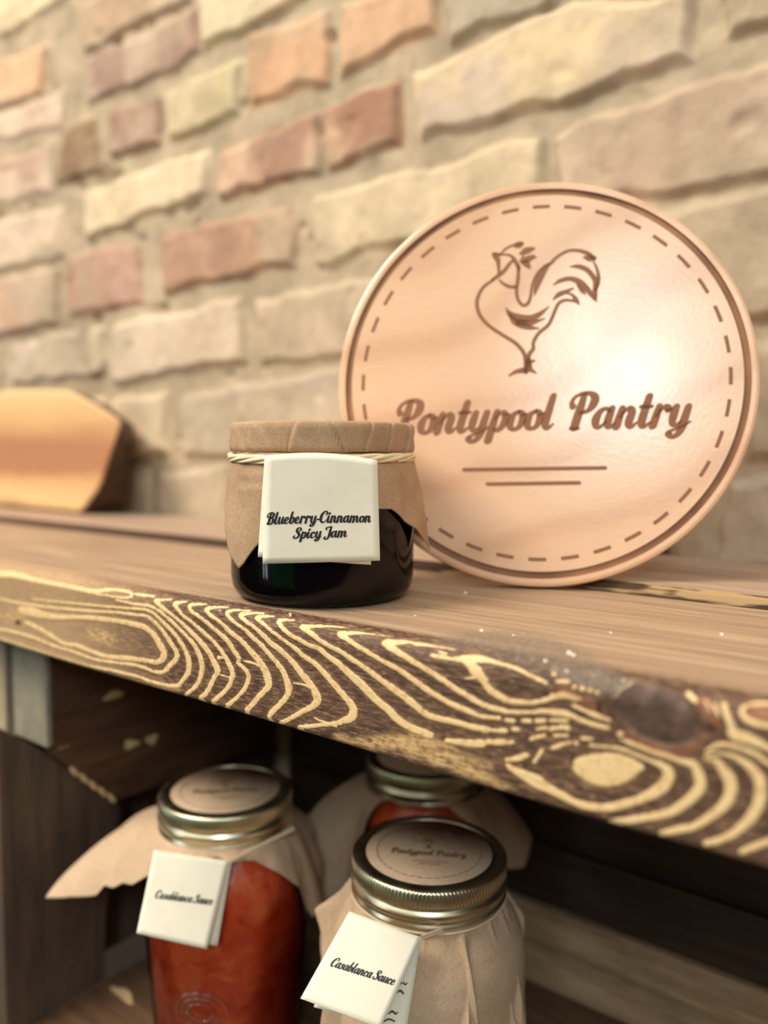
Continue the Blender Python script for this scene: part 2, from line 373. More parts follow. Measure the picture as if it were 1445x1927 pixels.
# ------------------------------------------------------------------ THE SETTING: brick wall
WY = 0.49
def wall_xz(px, py):
    p = hit(px, py, 1, WY); return p[0], p[2]
BR = [  # photo outline TL TR BR BL, main colour, second colour, share of second colour
 ([(-60,-80),(190,-160),(135,-8),(-60,112)], (250,228,184), (242,214,168), .3),
 ([(-60,150),(98,78),(82,172),(-60,232)], (232,196,158), (246,190,146), .5),
 ([(150,20),(300,-60),(372,-85),(368,5),(165,98)], (206,172,138), (222,190,158), .4),
 ([(-60,248),(125,168),(118,238),(-60,292)], (236,206,178), (230,198,168), .4),
 ([(168,112),(370,16),(378,98),(330,130),(172,192)], (214,184,160), (188,150,128), .4),
 ([(384,-6),(600,-95),(592,-6),(540,24),(386,96)], (250,228,184), (244,216,176), .3),
 ([(-60,332),(104,270),(102,362),(-60,408)], (230,202,172), (214,172,148), .35),
 ([(128,248),(182,222),(190,325),(112,345)], (172,140,106), (160,120,92), .4),
 ([(212,205),(308,180),(308,268),(215,300)], (208,172,148), (180,138,116), .45),
 ([(322,176),(462,110),(462,216),(325,262)], (234,212,170), (236,212,158), .4),
 ([(476,72),(618,22),(620,150),(476,205)], (232,180,136), (222,160,120), .25),
 ([(645,12),(820,-50),(824,64),(645,135)], (238,188,146), (232,176,136), .25),
 ([(838,-20),(1062,-90),(1052,15),(850,86)], (204,186,156), (190,170,140), .5),
 ([(1085,-80),(1440,-190),(1440,-120),(1085,-10)], (226,202,164), (210,190,156), .5),
 ([(-60,432),(125,388),(125,482),(-60,526)], (240,210,180), (234,204,170), .4),
 ([(166,360),(392,282),(390,368),(168,452)], (250,224,184), (244,216,172), .3),
 ([(418,280),(602,210),(604,325),(418,372)], (198,150,122), (238,194,160), .42),
 ([(612,206),(762,152),(758,276),(622,322)], (188,138,108), (234,186,148), .34),
 ([(787,138),(1025,40),(1080,10),(1294,0),(1308,112),(1183,140),(936,230),(792,265)], (246,216,168), (230,204,174), .42),
 ([(1368,-70),(1500,-120),(1500,40),(1368,84)], (214,192,156), (200,176,142), .5),
 ([(-60,542),(112,505),(112,610),(-60,650)], (224,192,164), (238,186,152), .4),
 ([(132,488),(268,455),(275,570),(135,600)], (212,166,142), (186,136,110), .45),
 ([(305,446),(552,386),(566,430),(556,500),(312,550)], (198,152,124), (238,190,146), .40),
 ([(590,378),(1018,266),(1020,402),(600,500)], (242,216,174), (232,206,164), .4),
 ([(1056,262),(1085,235),(1270,175),(1450,122),(1500,110),(1500,322),(1060,398)], (228,202,170), (208,176,146), .4),
 ([(-60,668),(8,655),(8,740),(-60,748)], (200,176,146), (190,166,136), .4),
 ([(25,650),(148,622),(165,708),(28,724)], (236,210,184), (224,198,166), .35),
 ([(170,618),(200,612),(200,700),(172,705)], (228,204,168), (220,196,160), .4),
 ([(218,612),(452,565),(460,678),(216,722)], (238,212,180), (232,204,170), .4),
 ([(482,565),(760,510),(760,662),(490,686)], (236,210,170), (226,194,164), .42),
 ([(780,505),(1210,418),(1210,600),(780,658)], (236,210,170), (226,194,164), .42),
 ([(1240,402),(1500,350),(1500,590),(1240,640)], (218,196,162), (198,176,144), .5),
 ([(-60,768),(205,742),(205,850),(-60,862)], (230,206,170), (220,196,160), .4),
 ([(215,748),(318,740),(322,850),(222,862)], (240,218,174), (230,206,168), .4),
 ([(345,746),(790,678),(790,842),(348,864)], (220,196,166), (208,186,156), .5),
 ([(812,676),(1180,640),(1180,830),(812,840)], (220,196,166), (208,186,156), .5),
 ([(1200,668),(1380,645),(1380,880),(1200,890)], (214,192,156), (198,176,144), .5),
 ([(1395,650),(1500,640),(1500,860),(1395,875)], (206,186,154), (194,172,140), .5),
 ([(-60,885),(185,880),(185,975),(-60,965)], (214,192,160), (204,180,150), .5),
 ([(200,884),(285,880),(285,988),(200,980)], (216,194,164), (204,180,150), .5),
 ([(300,890),(430,876),(430,1004),(300,990)], (220,198,166), (208,186,152), .5),
 ([(446,876),(700,852),(700,1018),(446,1004)], (214,192,160), (204,180,150), .5),
 ([(716,862),(1170,900),(1170,1060),(716,1030)], (214,192,160), (204,180,150), .5),
 ([(1368,905),(1500,885),(1500,1066),(1368,1068)], (222,208,188), (210,194,170), .4),
 ([(1275,950),(1348,942),(1348,1078),(1275,1085)], (198,180,142), (184,164,128), .5),
 ([(1188,940),(1262,930),(1262,1092),(1188,1095)], (136,52,34), (110,44,30), .4),
]
def inside_poly(px, py, poly):
    c = np.zeros(px.shape, bool); n = len(poly)
    for i in range(n):
        x1, y1 = poly[i]; x2, y2 = poly[(i + 1) % n]
        cond = ((y1 > py) != (y2 > py)); xi = (x2 - x1) * (py - y1) / ((y2 - y1) if abs(y2 - y1) > 1e-9 else 1e-9) + x1
        c ^= cond & (px < xi)
    return c
def poly_dist(px, py, poly):
    d = np.full(px.shape, 1e9); n = len(poly)
    for i in range(n):
        x1, y1 = poly[i]; x2, y2 = poly[(i + 1) % n]; vx, vy = x2 - x1, y2 - y1; L = vx * vx + vy * vy + 1e-12
        t = np.clip(((px - x1) * vx + (py - y1) * vy) / L, 0, 1); d = np.minimum(d, np.hypot(px - x1 - t * vx, py - y1 - t * vy))
    return np.where(inside_poly(px, py, poly), d, -d)
def vnoise(shape, cells, seed=0, octaves=4, aniso=(1, 1)):
    """smooth value noise on a grid of the given shape, values about -1..1"""
    r = np.random.default_rng(seed); out = np.zeros(shape); amp = 1; tot = 0
    for o in range(octaves):
        ny = max(2, int(cells * aniso[0] * 2 ** o)); nx = max(2, int(cells * aniso[1] * 2 ** o)); g = r.uniform(-1, 1, (ny + 2, nx + 2))
        yy = np.linspace(0, ny, shape[0])[:, None]; xx = np.linspace(0, nx, shape[1])[None, :]
        y0 = np.floor(yy).astype(int); x0 = np.floor(xx).astype(int); fy = yy - y0; fx = xx - x0; fy = fy * fy * (3 - 2 * fy); fx = fx * fx * (3 - 2 * fx)
        v = g[y0, x0] * (1 - fy) * (1 - fx) + g[y0, x0 + 1] * (1 - fy) * fx + g[y0 + 1, x0] * fy * (1 - fx) + g[y0 + 1, x0 + 1] * fy * fx
        out += v * amp; tot += amp; amp *= 0.5
    return out / tot * 1.8
X0, X1, Z0, Z1 = -1.55, 0.5, -0.40, 0.86
NX, NZ = 1150, 700
gx = np.linspace(X0, X1, NX)[None, :].repeat(NZ, 0); gz = np.linspace(Z0, Z1, NZ)[:, None].repeat(NX, 1)
wx = gx + 0.0022 * vnoise(gx.shape, 40, 1, 3, (0.6, 1)); wz = gz + 0.0022 * vnoise(gx.shape, 40, 2, 3, (0.6, 1))
relief = np.full(gx.shape, -1e9); c1 = np.zeros(gx.shape + (3,)); c2 = np.zeros(gx.shape + (3,)); share = np.zeros(gx.shape)
def pale(c):
    g = sum(c) / 3.0; return tuple(min(250, (v * .84 + g * .16) * .925) for v in c)
polys = [([wall_xz(*p) for p in P], pale(a), pale(b), s) for P, a, b, s in BR]
pal = [((236,210,176),(226,198,162)), ((222,192,160),(206,170,142)), ((246,220,178),(238,208,166)), ((204,158,130),(232,186,150)), ((214,192,160),(200,176,144))]
zrow = -0.40; k = 0; rr = random.Random(3)
boxes = [(min(p[0] for p in P) , max(p[0] for p in P), min(p[1] for p in P), max(p[1] for p in P)) for P, _, _, _ in polys]
while zrow < 0.86:                                  # plain courses outside the part of the wall the photo shows
    xx = X0 - 0.1 * (k % 2)
    while xx < X1:
        w_ = 0.195 if rr.random() < .7 else 0.09; b = (xx, xx + w_, zrow, zrow + 0.056)
        if not any(b[0] < q[1] + .004 and b[1] > q[0] - .004 and b[2] < q[3] + .002 and b[3] > q[2] - .002 for q in boxes):
            ca, cb = rr.choice(pal); polys.append(([(b[0], b[3]), (b[1], b[3]), (b[1], b[2]), (b[0], b[2])], ca, cb, .4))
        elif xx > -.16: xx += .012 - w_ - .012
        xx += w_ + 0.012
    zrow += 0.069; k += 1
dz_, dx_ = (Z1 - Z0) / (NZ - 1), (X1 - X0) / (NX - 1)
tilt = np.random.default_rng(11)
inner = np.full(gx.shape, -1.0)
for P, a, b, s in polys:
    xs = [p[0] for p in P]; zs = [p[1] for p in P]
    i0 = max(0, int((min(zs) - .012 - Z0) / dz_)); i1 = min(NZ, int((max(zs) + .012 - Z0) / dz_) + 2)
    j0 = max(0, int((min(xs) - .012 - X0) / dx_)); j1 = min(NX, int((max(xs) + .012 - X0) / dx_) + 2)
    if i1 <= i0 or j1 <= j0: continue
    sl = (slice(i0, i1), slice(j0, j1)); d = poly_dist(wx[sl], wz[sl], P)
    better = d > relief[sl]; relief[sl] = np.where(better, d, relief[sl])
    off = tilt.uniform(-.0015, .0015)
    for arr, cc in ((c1, a), (c2, b)):
        sub = arr[sl]; sub[better] = lin(cc); arr[sl] = sub
    sub = share[sl]; sub[better] = s; share[sl] = sub; sub = inner[sl]; sub[better] = off; inner[sl] = sub
d = relief
edge = np.clip((d + 0.004) / 0.007, 0, 1); edge = edge * edge * (3 - 2 * edge)
rough = vnoise(gx.shape, 60, 5, 5, (0.6, 1)); rough2 = vnoise(gx.shape, 150, 6, 3, (0.6, 1))
edge2 = np.clip((d + 0.002 + 0.003 * vnoise(gx.shape, 60, 44, 3, (0.6, 1))) / 0.006, 0, 1)
dep = edge2 * (0.0062 + inner) + rough * (0.0013 * (1 - edge) + 0.0006 * edge) + rough2 * 0.0005
pits = np.clip(vnoise(gx.shape, 90, 9, 2, (0.6, 1)) - 0.85, 0, 1) * (1 - edge * .7); dep -= pits * 0.012
blot = vnoise(gx.shape, 42, 8, 5, (0.6, 1)); st = 1 / (1 + np.exp(-(blot + (share - .5) * 1.6) * 7))
col = c1 * (1 - st[..., None]) + c2 * st[..., None]
mort = np.array(lin((184, 166, 140)))[None, None] * (1 + 0.16 * rough[..., None])
dark = np.clip(vnoise(gx.shape, 70, 12, 3, (0.6, 1)) - .55, 0, 1)[..., None]
mort = mort * (1 - 0.35 * dark)
em = np.clip((d + 0.0035) / 0.0045, 0, 1)[..., None]
smear = np.clip(vnoise(gx.shape, 26, 14, 4, (0.6, 1)) - .25, 0, 1)[..., None] * 1.5
em = em * (1 - np.clip(smear, 0, .7)); em = em * np.clip(1.15 - .9 * np.clip(vnoise(gx.shape, 75, 21, 3, (0.6, 1)) - .3, 0, 1)[..., None] * (1 - np.clip((d - .004) / .008, 0, 1))[..., None], 0, 1)
col = mort * (1 - em) + col * em
col = col * (1 + 0.10 * vnoise(gx.shape, 55, 33, 4, (0.6, 1))[..., None])
V = np.stack([gx, WY - dep, gz], -1).reshape(-1, 3); F = grid_faces(NZ, NX)[:, ::-1]
me = np_mesh('wall_back', V, F)
at = me.attributes.new('Col', 'FLOAT_COLOR', 'POINT')
at.data.foreach_set('color', np.concatenate([np.clip(col, 0, 1).reshape(-1, 3), np.ones((len(V), 1))], 1).astype(np.float32).ravel())
q = NT('old_brick'); A = q.attr('Col'); v = q.coord()
c = q.mix(0.5, A.outputs['Color'], q.ramp(q.noise(v, 70, 6, 0.65), [(0.3, gray(0.72)), (0.62, gray(1.05))]), 'MULTIPLY')
q.l(c, q.b.inputs['Base Color']); q.b.inputs['Roughness'].default_value = 0.92; q.b.inputs['Specular IOR Level'].default_value = 0.15
q.bump(q.noise(v, 380, 5, 0.7), 0.5, 0.001)
wall = link('wall_back', me, q.m); tag(wall, 'old brick wall of cream, tan and red bricks', kind='structure')
# added behind the camera: green panel and glowing strip for the jars to reflect
q = NT('reflected_green'); q.b.inputs['Base Color'].default_value = rgba((58, 190, 112)); q.b.inputs['Roughness'].default_value = 0.5
gw = box('added_green_panel', -0.98, -0.02, -1.62, -1.55, -0.8, 0.0, mat=q.m); tag(gw, kind='structure')
q = NT('reflected_glow'); q.b.inputs['Base Color'].default_value = gray(0.1); q.b.inputs['Emission Color'].default_value = (0.85, 0.93, 1.0, 1); q.b.inputs['Emission Strength'].default_value = 5.0
wn = box('added_glow_panel', -1.62, -1.30, -1.62, -1.60, -0.55, 0.6, mat=q.m); tag(wn, kind='structure')  # added glowing panel, unseen except as a pale streak in the jar glass
for xx in (-1.47,): box('glow_panel_bar', xx - .03, xx + .03, -1.60, -1.57, -0.55, 0.6, mat=M_DARKX, parent=wn)

# ------------------------------------------------------------------ shelf front board with burnt wavy grain
EY, ET = 0.226, -0.0457
L_A, L_B, L_C, L_D, L_E, L_F = (0, 1050), (260, 1100), (520, 1130), (780, 1180), (1040, 1230), (1156, 1270)
LINES = [
 (L_A, [(200,490,60),(300,510,70),(450,545,50),(600,560,40),(800,560,35),(1000,580,40),(1200,610,45),(1350,650,45),(1430,700,45),(1480,770,45),(1520,840,50),(1545,890,50),(1530,950,50),(1460,980,40),(1360,960,35),(1200,940,40),(1000,920,35),(850,870,35),(720,820,35),(600,800,30),(500,740,35),(420,690,35),(320,640,35),(250,610,30)]),
 (L_A, [(0,390,25),(200,430,22),(450,465,22),(700,490,22),(900,505,22),(1100,515,25),(1300,540,28),(1380,550,30),(1450,600,30),(1510,660,32),(1570,740,32),(1620,820,34),(1665,890,36),(1660,950,40),(1600,1010,40),(1540,1070,35),(1450,1065,25),(1300,1010,24),(1100,980,24),(900,950,22),(700,880,22),(500,820,22),(300,740,22),(100,690,25),(0,670,25)]),
 (L_A, [(300,390,14),(600,420,16),(900,450,18),(1150,470,22),(1300,480,24),(1380,490,25),(1450,525,25),(1520,590,28),(1580,650,30),(1640,710,30),(1690,780,32),(1740,860,34),(1770,940,40),(1780,1010,42),(1770,1080,40),(1720,1150,36),(1670,1200,34),(1550,1190,25),(1400,1150,25),(1300,1110,22),(1100,1060,22),(850,1010,20),(600,940,20),(300,850,20),(0,760,20)]),
 (L_B, [(-200,150,16),(-100,170,20),(0,190,22),(100,200,25),(200,250,28),(260,300,28),(330,360,28),(400,430,28),(470,500,32),(530,570,34),(570,650,36),(600,740,40),(600,820,40),(580,890,36),(540,960,34),(480,1010,32),(450,1030,28)]),
 (L_A, [(-20,150,60),(150,160,50),(300,200,40),(500,240,36),(700,280,36),(880,315,40),(1000,300,30),(1100,300,20),(1220,320,24),(1240,350,24),(1180,375,18),(900,340,12)]),
 (L_A, [(1280,340,20),(1350,350,24),(1445,360,20)]),
 (L_B, [(320,140,12),(220,145,22),(165,155,30),(200,190,34),(270,250,28),(350,310,26),(430,380,30),(500,450,32),(570,520,38),(630,590,42),(680,660,40),(720,740,44),(750,810,46),(720,870,38),(680,950,38),(640,1020,38),(590,1070,38),(640,1110,20),(720,1160,20)]),
 (L_B, [(460,160,12),(380,170,24),(345,190,32),(380,240,28),(430,300,26),(500,350,28),(580,420,30),(660,490,30),(730,560,30),(780,620,30),(820,680,34),(860,760,38),(890,830,40),(880,900,40),(850,960,38),(800,1020,36),(740,1070,38),(710,1100,38),(740,1140,22),(820,1190,20)]),
 (L_B, [(640,185,12),(540,185,24),(490,200,34),(500,250,30),(570,300,30),(650,360,30),(720,420,34),(790,480,36),(850,540,38),(900,620,36),(950,700,34),(940,740,24),(1000,790,36),(1040,860,36),(1020,950,36),(980,1010,34),(920,1070,32),(860,1120,36),(840,1150,36),(870,1190,20),(950,1225,18)]),
 (L_B, [(850,215,12),(740,215,22),(650,230,38),(670,280,32),(740,330,30),(810,390,30),(870,450,36),(950,510,36),(1020,580,38),(1080,650,46),(1140,720,50),(1190,800,56),(1220,880,60),(1230,950,54),(1190,1000,48),(1130,1060,44),(1080,1120,42),(1030,1180,44),(1040,1230,26),(1110,1280,20)]),
 (L_B, [(760,690,30),(800,690,24)]), (L_B, [(1000,720,14),(1080,740,22),(1160,770,30)]), (L_B, [(780,850,12),(880,880,20)]),
 (L_B, [(1060,245,10),(920,240,18),(840,265,32),(870,320,28),(940,380,26),(1010,430,30),(1080,500,34),(1160,570,34),(1230,650,36),(1300,730,38),(1360,810,42),(1400,900,50),(1420,980,60),(1400,1050,50),(1330,1130,46),(1260,1200,44),(1235,1250,30),(1290,1310,16)]),
 (L_B, [(1180,270,12),(1060,268,22),(970,290,40),(1010,340,32),(1090,400,32),(1170,470,38),(1250,550,42),(1340,620,46),(1420,690,44),(1470,750,44),(1530,830,50),(1600,910,50),(1650,970,46),(1670,1020,60),(1690,1090,64),(1630,1150,50),(1550,1190,44),(1460,1240,40),(1390,1280,36),(1340,1300,30),(1380,1340,18),(1460,1380,16)]),
 (L_B, [(1280,300,12),(1180,300,28),(1120,315,36),(1180,370,30),(1260,440,28),(1340,500,28),(1420,560,28),(1500,620,36),(1580,690,38),(1670,750,40),(1750,830,44),(1820,910,44),(1890,990,46),(1970,1080,50),(2020,1150,60),(2020,1230,70),(1950,1270,60),(1860,1300,40),(1730,1315,34),(1600,1330,34),(1510,1340,26),(1600,1400,18),(1720,1450,14)]),
 (L_C, [(160,780,12),(250,790,18),(330,820,26)]), (L_C, [(360,1100,12),(450,1140,18),(560,1170,30)]),
 (L_C, [(170,185,12),(60,185,28),(25,200,38),(60,260,34),(140,330,32),(220,370,36),(310,420,36),(400,450,40),(480,520,40),(580,590,46),(680,680,56),(780,770,64),(870,860,64),(950,940,60),(1050,1020,60),(1130,1100,60),(1250,1180,60),(1445,1260,60)]),
 (L_C, [(700,262,8),(600,250,10),(430,240,20),(300,245,36),(240,250,36),(330,310,44),(420,380,36),(520,440,36),(620,490,36),(720,560,40),(830,630,40),(920,700,44),(1000,760,44),(1100,830,54),(1200,900,56),(1300,980,54),(1400,1060,50),(1500,1100,46),(1680,1140,44),(1800,1175,44),(1900,1200,44),(1980,1210,44)]),
 (L_C, [(1100,340,8),(850,310,14),(720,305,26),(600,315,46),(680,370,40),(780,440,38),(880,500,36),(980,560,36),(1080,610,40),(1180,670,40),(1280,740,44),(1400,830,46),(1500,890,44),(1620,960,42),(1730,1010,42),(1830,1050,42),(1950,1095,36),(2100,1110,28)]),
 (L_C, [(1445,415,12),(1250,395,22),(1100,395,50),(1020,400,44),(1090,450,60),(1180,510,50),(1280,570,48),(1380,630,44),(1480,690,44),(1580,760,44),(1700,840,44),(1800,900,44),(1900,960,44),(2020,1010,44),(2150,1040,36)]),
 (L_D, [(850,800,36),(930,800,30),(1000,805,34),(1130,805,30),(1200,795,40),(1320,800,45),(1420,815,50),(1550,870,36),(1680,920,36),(1820,950,30)]),
 (L_D, [(860,875,26),(930,885,34)]), (L_D, [(1020,885,28),(1090,888,28)]), (L_D, [(1150,885,36),(1220,885,36)]), (L_D, [(1280,880,28),(1445,885,20)]),
 (L_D, [(660,965,50),(690,965,50)]), (L_D, [(740,968,34),(860,975,34)]), (L_D, [(930,960,36),(970,962,36)]), (L_D, [(1160,960,26),(1240,950,26)]), (L_D, [(1280,965,26),(1445,940,26)]),
 (L_D, [(310,1060,40),(400,1070,44),(520,1085,60),(640,1090,66)]), (L_D, [(690,1075,44),(720,1075,44)]), (L_D, [(760,1078,50),(840,1078,50)]), (L_D, [(880,1082,34),(920,1080,34)]),
 (L_D, [(1100,1050,30),(1220,1020,34)]), (L_D, [(1300,1130,24),(1390,1105,30),(1445,1090,24)]),
 (L_D, [(370,300,30),(480,300,60),(600,300,60),(720,320,36),(850,355,24),(950,385,30),(1020,420,30),(1100,460,20),(1170,495,32),(1240,525,24)]),
 (L_D, [(470,310,44),(540,370,80),(590,430,90),(650,500,60),(700,580,56),(780,640,56),(880,690,46),(1000,710,40),(1130,710,36),(1260,680,40),(1370,640,46),(1450,650,40),(1560,680,24)]),
 (L_D, [(0,160,24),(120,170,22),(220,185,16),(380,210,12)]), (L_D, [(160,265,30),(250,280,34),(340,298,28)]), (L_D, [(230,235,18),(300,250,16)]), (L_D, [(480,485,14),(580,480,24),(680,495,24)]),
 (L_D, [(870,1240,34),(960,1230,50),(1050,1200,46)]), (L_D, [(880,1290,34),(950,1340,54),(1050,1390,80),(1150,1440,100),(1250,1500,74),(1350,1550,60),(1480,1620,56),(1600,1665,60),(1800,1690,64),(1950,1660,70),(2080,1630,70)]),
 (L_D, [(1130,1260,30),(1200,1160,34)]),
 (L_E, [(650,1410,66),(780,1380,66),(900,1330,80),(1020,1260,104),(1080,1180,104),(1090,1110,80),(1020,1050,50),(900,1000,28),(780,950,26),(650,900,24),(520,880,20),(350,860,14)]),
 (L_E, [(540,1570,36),(650,1565,60),(800,1545,60),(950,1520,64),(1100,1490,70),(1220,1420,80),(1330,1330,90),(1390,1240,90),(1370,1120,80),(1320,1040,60),(1200,1010,40),(1060,960,40),(900,910,40),(750,850,36),(650,810,26)]),
 (L_E, [(200,490,28),(300,540,32),(420,590,38),(530,630,28)]), (L_E, [(0,560,40),(120,570,40),(250,620,36),(380,670,36),(520,700,28)]), (L_E, [(0,400,50),(130,400,46),(220,430,34)]),
 (L_E, [(90,850,34),(100,850,34)]), (L_E, [(155,840,30),(165,840,30)]), (L_E, [(215,840,34),(225,845,34)]), (L_E, [(0,885,24),(60,875,24)]), (L_E, [(280,800,26),(370,805,22)]), (L_E, [(630,760,40),(640,760,40)]),
 (L_E, [(200,315,30),(210,315,30)]), (L_E, [(275,330,40),(285,330,40)]), (L_E, [(350,345,38),(360,345,38)]), (L_E, [(415,365,30),(425,365,30)]), (L_E, [(10,190,30),(20,195,30)]), (L_E, [(40,260,24),(150,265,30)]),
 (L_E, [(600,400,18),(640,350,30),(700,310,26),(740,275,14)]), (L_E, [(0,700,30),(40,705,30)]), (L_E, [(80,690,34),(150,710,34)]), (L_E, [(20,770,24),(140,770,24)]),
 (L_F, [(450,1480,50),(600,1450,60),(750,1420,60),(900,1330,76),(1020,1240,90),(1090,1130,100),(1090,1000,100),(1030,900,76),(960,820,50),(860,780,34)]),
 (L_F, [(860,1580,44),(980,1550,60),(1100,1500,66),(1220,1410,80),(1320,1290,96),(1375,1150,100),(1370,1000,90),(1300,890,70),(1200,810,50),(1100,760,28),(960,740,20),(860,760,16)]),
 (L_F, [(1200,1660,46),(1300,1620,56),(1445,1570,60),(1560,1520,60),(1680,1400,80),(1740,1250,90),(1730,1080,80),(1640,930,60),(1500,850,40),(1445,830,40),(1330,750,40),(1200,700,34),(1050,660,36),(950,670,32),(870,720,26)]),
 (L_F, [(1030,280,44),(1060,380,44),(1100,480,60),(1130,560,90),(1250,600,90),(1350,640,70),(1445,690,50),(1600,760,50)]),
 (L_F, [(1600,500,36),(1445,480,40),(1340,460,44),(1240,410,44),(1200,340,36),(1240,290,24),(1340,270,24),(1500,270,20)]),
 (L_E, [(210,1040,70),(300,1060,170),(420,1085,250),(560,1090,270),(680,1080,200),(770,1072,110),(840,1070,40)]),
 (L_F, [(700,180,44),(760,240,40)]), (L_F, [(860,250,24),(900,330,24)]), (L_F, [(940,280,26),(980,380,26)]),
]
SOFT = [  # broad pale, speckled patches
 (L_C, [(560,1280,40),(800,1330,90),(1000,1320,120),(1200,1330,160),(1400,1400,190),(1550,1430,220),(1700,1500,180),(1850,1600,120),(2000,1670,90),(2150,1740,50)]),
 (L_D, [(0,1020,120),(150,1080,120),(300,1150,100)]),
 (L_A, [(850,710,70),(950,730,110),(1060,770,80)]), (L_A, [(100,520,80),(200,530,80)]), (L_A, [(0,540,70),(100,545,60)]),
 (L_B, [(0,930,60),(150,960,70),(350,985,60)]), (L_C, [(780,1420,40),(1000,1490,50),(1300,1590,50)]),
 (L_D, [(300,1150,60),(700,1300,60)]),
]
RZ = [(L_E, [(700,750,40),(800,830,60),(900,880,60),(1050,920,60),(1200,930,60),(1330,880,60),(1430,800,50)]), (L_F, [(840,250,60),(900,350,80),(960,480,90)]), (L_F, [(1300,340,100),(1445,380,140)]), (L_E, [(60,330,60),(200,400,60),(480,560,50)])]
DK = [(L_F, [(900,480,50),(930,500,60)]), (L_A, [(165,605,44),(175,610,40)]), (L_D, [(1030,1290,30),(1040,1300,30)]), (L_E, [(430,480,40),(440,540,50)]), (L_E, [(190,960,30),(180,1040,30)])]
SP = [(905,1186,5),(1070,1228,8),(1357,1193,5),(875,1115,5),(1078,1232,6),(1025,1243,5),(965,1195,3),(1148,1190,3),(545,1155,3),(1172,1280,4),(413,1148,2),(1065,1262,4),(545,1158,2),(780,1158,2)]
RS = 2                                              # raster samples per photo pixel
RX0, RY0, RX1, RY1 = -40, 1040, 1520, 1700
def raster(lines, soft=3.0, wmul=1.0):
    R = np.zeros(((RY1 - RY0) * RS, (RX1 - RX0) * RS), np.float32)
    for (ox, oy), pts in lines:
        P = np.array([(ox + x / 5.0, oy + y / 5.0, w / 5.0) for x, y, w in pts]); S = catmull(P, 2.5)
        for i in range(len(S) - 1):
            a, b = S[i], S[i + 1]; wm = max(a[2], b[2]) / 2 + soft * 2
            x0 = int((min(a[0], b[0]) - wm - RX0) * RS); x1 = int((max(a[0], b[0]) + wm - RX0) * RS) + 2
            y0 = int((min(a[1], b[1]) - wm - RY0) * RS); y1 = int((max(a[1], b[1]) + wm - RY0) * RS) + 2
            x0, y0 = max(0, x0), max(0, y0); x1, y1 = min(R.shape[1], x1), min(R.shape[0], y1)
            if x1 <= x0 or y1 <= y0: continue
            X = np.arange(x0, x1)[None, :] / RS + RX0; Y = np.arange(y0, y1)[:, None] / RS + RY0
            vx, vy = b[0] - a[0], b[1] - a[1]; t = np.clip(((X - a[0]) * vx + (Y - a[1]) * vy) / (vx * vx + vy * vy + 1e-9), 0, 1)
            dd = np.hypot(X - a[0] - t * vx, Y - a[1] - t * vy); w = (a[2] + (b[2] - a[2]) * t) / 2 * wmul
            R[y0:y1, x0:x1] = np.maximum(R[y0:y1, x0:x1], np.clip(0.5 + (w - dd) / (2 * soft), 0, 1))
    return R
def boxblur(R, n):
    for ax in (0, 1):
        c = np.cumsum(np.concatenate([np.repeat(R.take([0], ax), n + 1, ax), R, np.repeat(R.take([-1], ax), n, ax)], ax), ax)
        L = R.shape[ax]; R = (c.take(range(2 * n + 1, 2 * n + 1 + L), ax) - c.take(range(0, L), ax)) / (2 * n + 1)
    return R
RL = raster(LINES, 2.4, 1.12); RH = boxblur(raster(LINES, 5, 1.5), 3); RSOFT = boxblur(raster(SOFT, 6), 8); RR = boxblur(raster(RZ, 6), 12); RD = raster(DK, 2)
RSP = raster([((0, 0), [(x * 5, y * 5, w * 5), (x * 5 + 12, y * 5 + 4, w * 4)]) for x, y, w in SP], 0.6)
YY, XX = np.mgrid[0:RL.shape[0], 0:RL.shape[1]]; PX = XX / RS + RX0; PY = YY / RS + RY0
ca, sa = math.cos(0.42), math.sin(0.42); ux = (PX - 1240) * ca + (PY - 1345) * sa; uy = -(PX - 1240) * sa + (PY - 1345) * ca
KN = np.clip(0.5 + (1 - np.hypot(ux / 84, uy / 52)) * 7, 0, 1)
# grey worn patch running along the arris into the knot
GP = boxblur(raster([((0, 0), [(820*5,1212*5,60),(880*5,1205*5,150),(980*5,1215*5,260),(1060*5,1240*5,300),(1130*5,1275*5,240),(1180*5,1300*5,160)])], 8), 14)
# softened middle tones in the left part of the front (less stain there)
LT = np.clip((330 - PX) / 200, 0, 1) * 1.0
def sample(R, px, py):
    x = np.clip((px - RX0) * RS, 0, R.shape[1] - 2); y = np.clip((py - RY0) * RS, 0, R.shape[0] - 2)
    i = y.astype(int); j = x.astype(int); fy = y - i; fx = x - j
    return R[i, j] * (1 - fy) * (1 - fx) + R[i, j + 1] * (1 - fy) * fx + R[i + 1, j] * fy * (1 - fx) + R[i + 1, j + 1] * fy * fx
xs_edge = [hit(px, 1187 + 0.0 * px, 1, EY)[0] for px in np.linspace(-40, 1500, 1400)]
xs_edge = []
for px in np.linspace(-40, 1500, 1500):            # columns spaced evenly as the camera sees the front edge
    p = hit(px, 1130 + 0.24 * px, 1, EY); xs_edge.append(p[0])
xs_edge = np.array(xs_edge)
xs_all = np.concatenate([np.linspace(-1.5, xs_edge[0] - 0.002, 60), xs_edge, np.linspace(xs_edge[-1] + 0.001, 0.45, 80)])
SY = 0.3655; RAD = 0.0075; RB = 0.0025
prof = []
for y in np.linspace(SY, EY + RAD, 150): prof.append((y, 0.0, 0))
for a in np.linspace(0, math.pi / 2, 26)[1:]: prof.append((EY + RAD - RAD * math.sin(a), -RAD + RAD * math.cos(a), 1))
for z_ in np.linspace(-RAD, ET + RB, 170)[1:]: prof.append((EY, z_, 2))
for a in np.linspace(0, math.pi / 2, 6)[1:]: prof.append((EY + RB - RB * math.cos(a), ET + RB - RB * math.sin(a), 3))
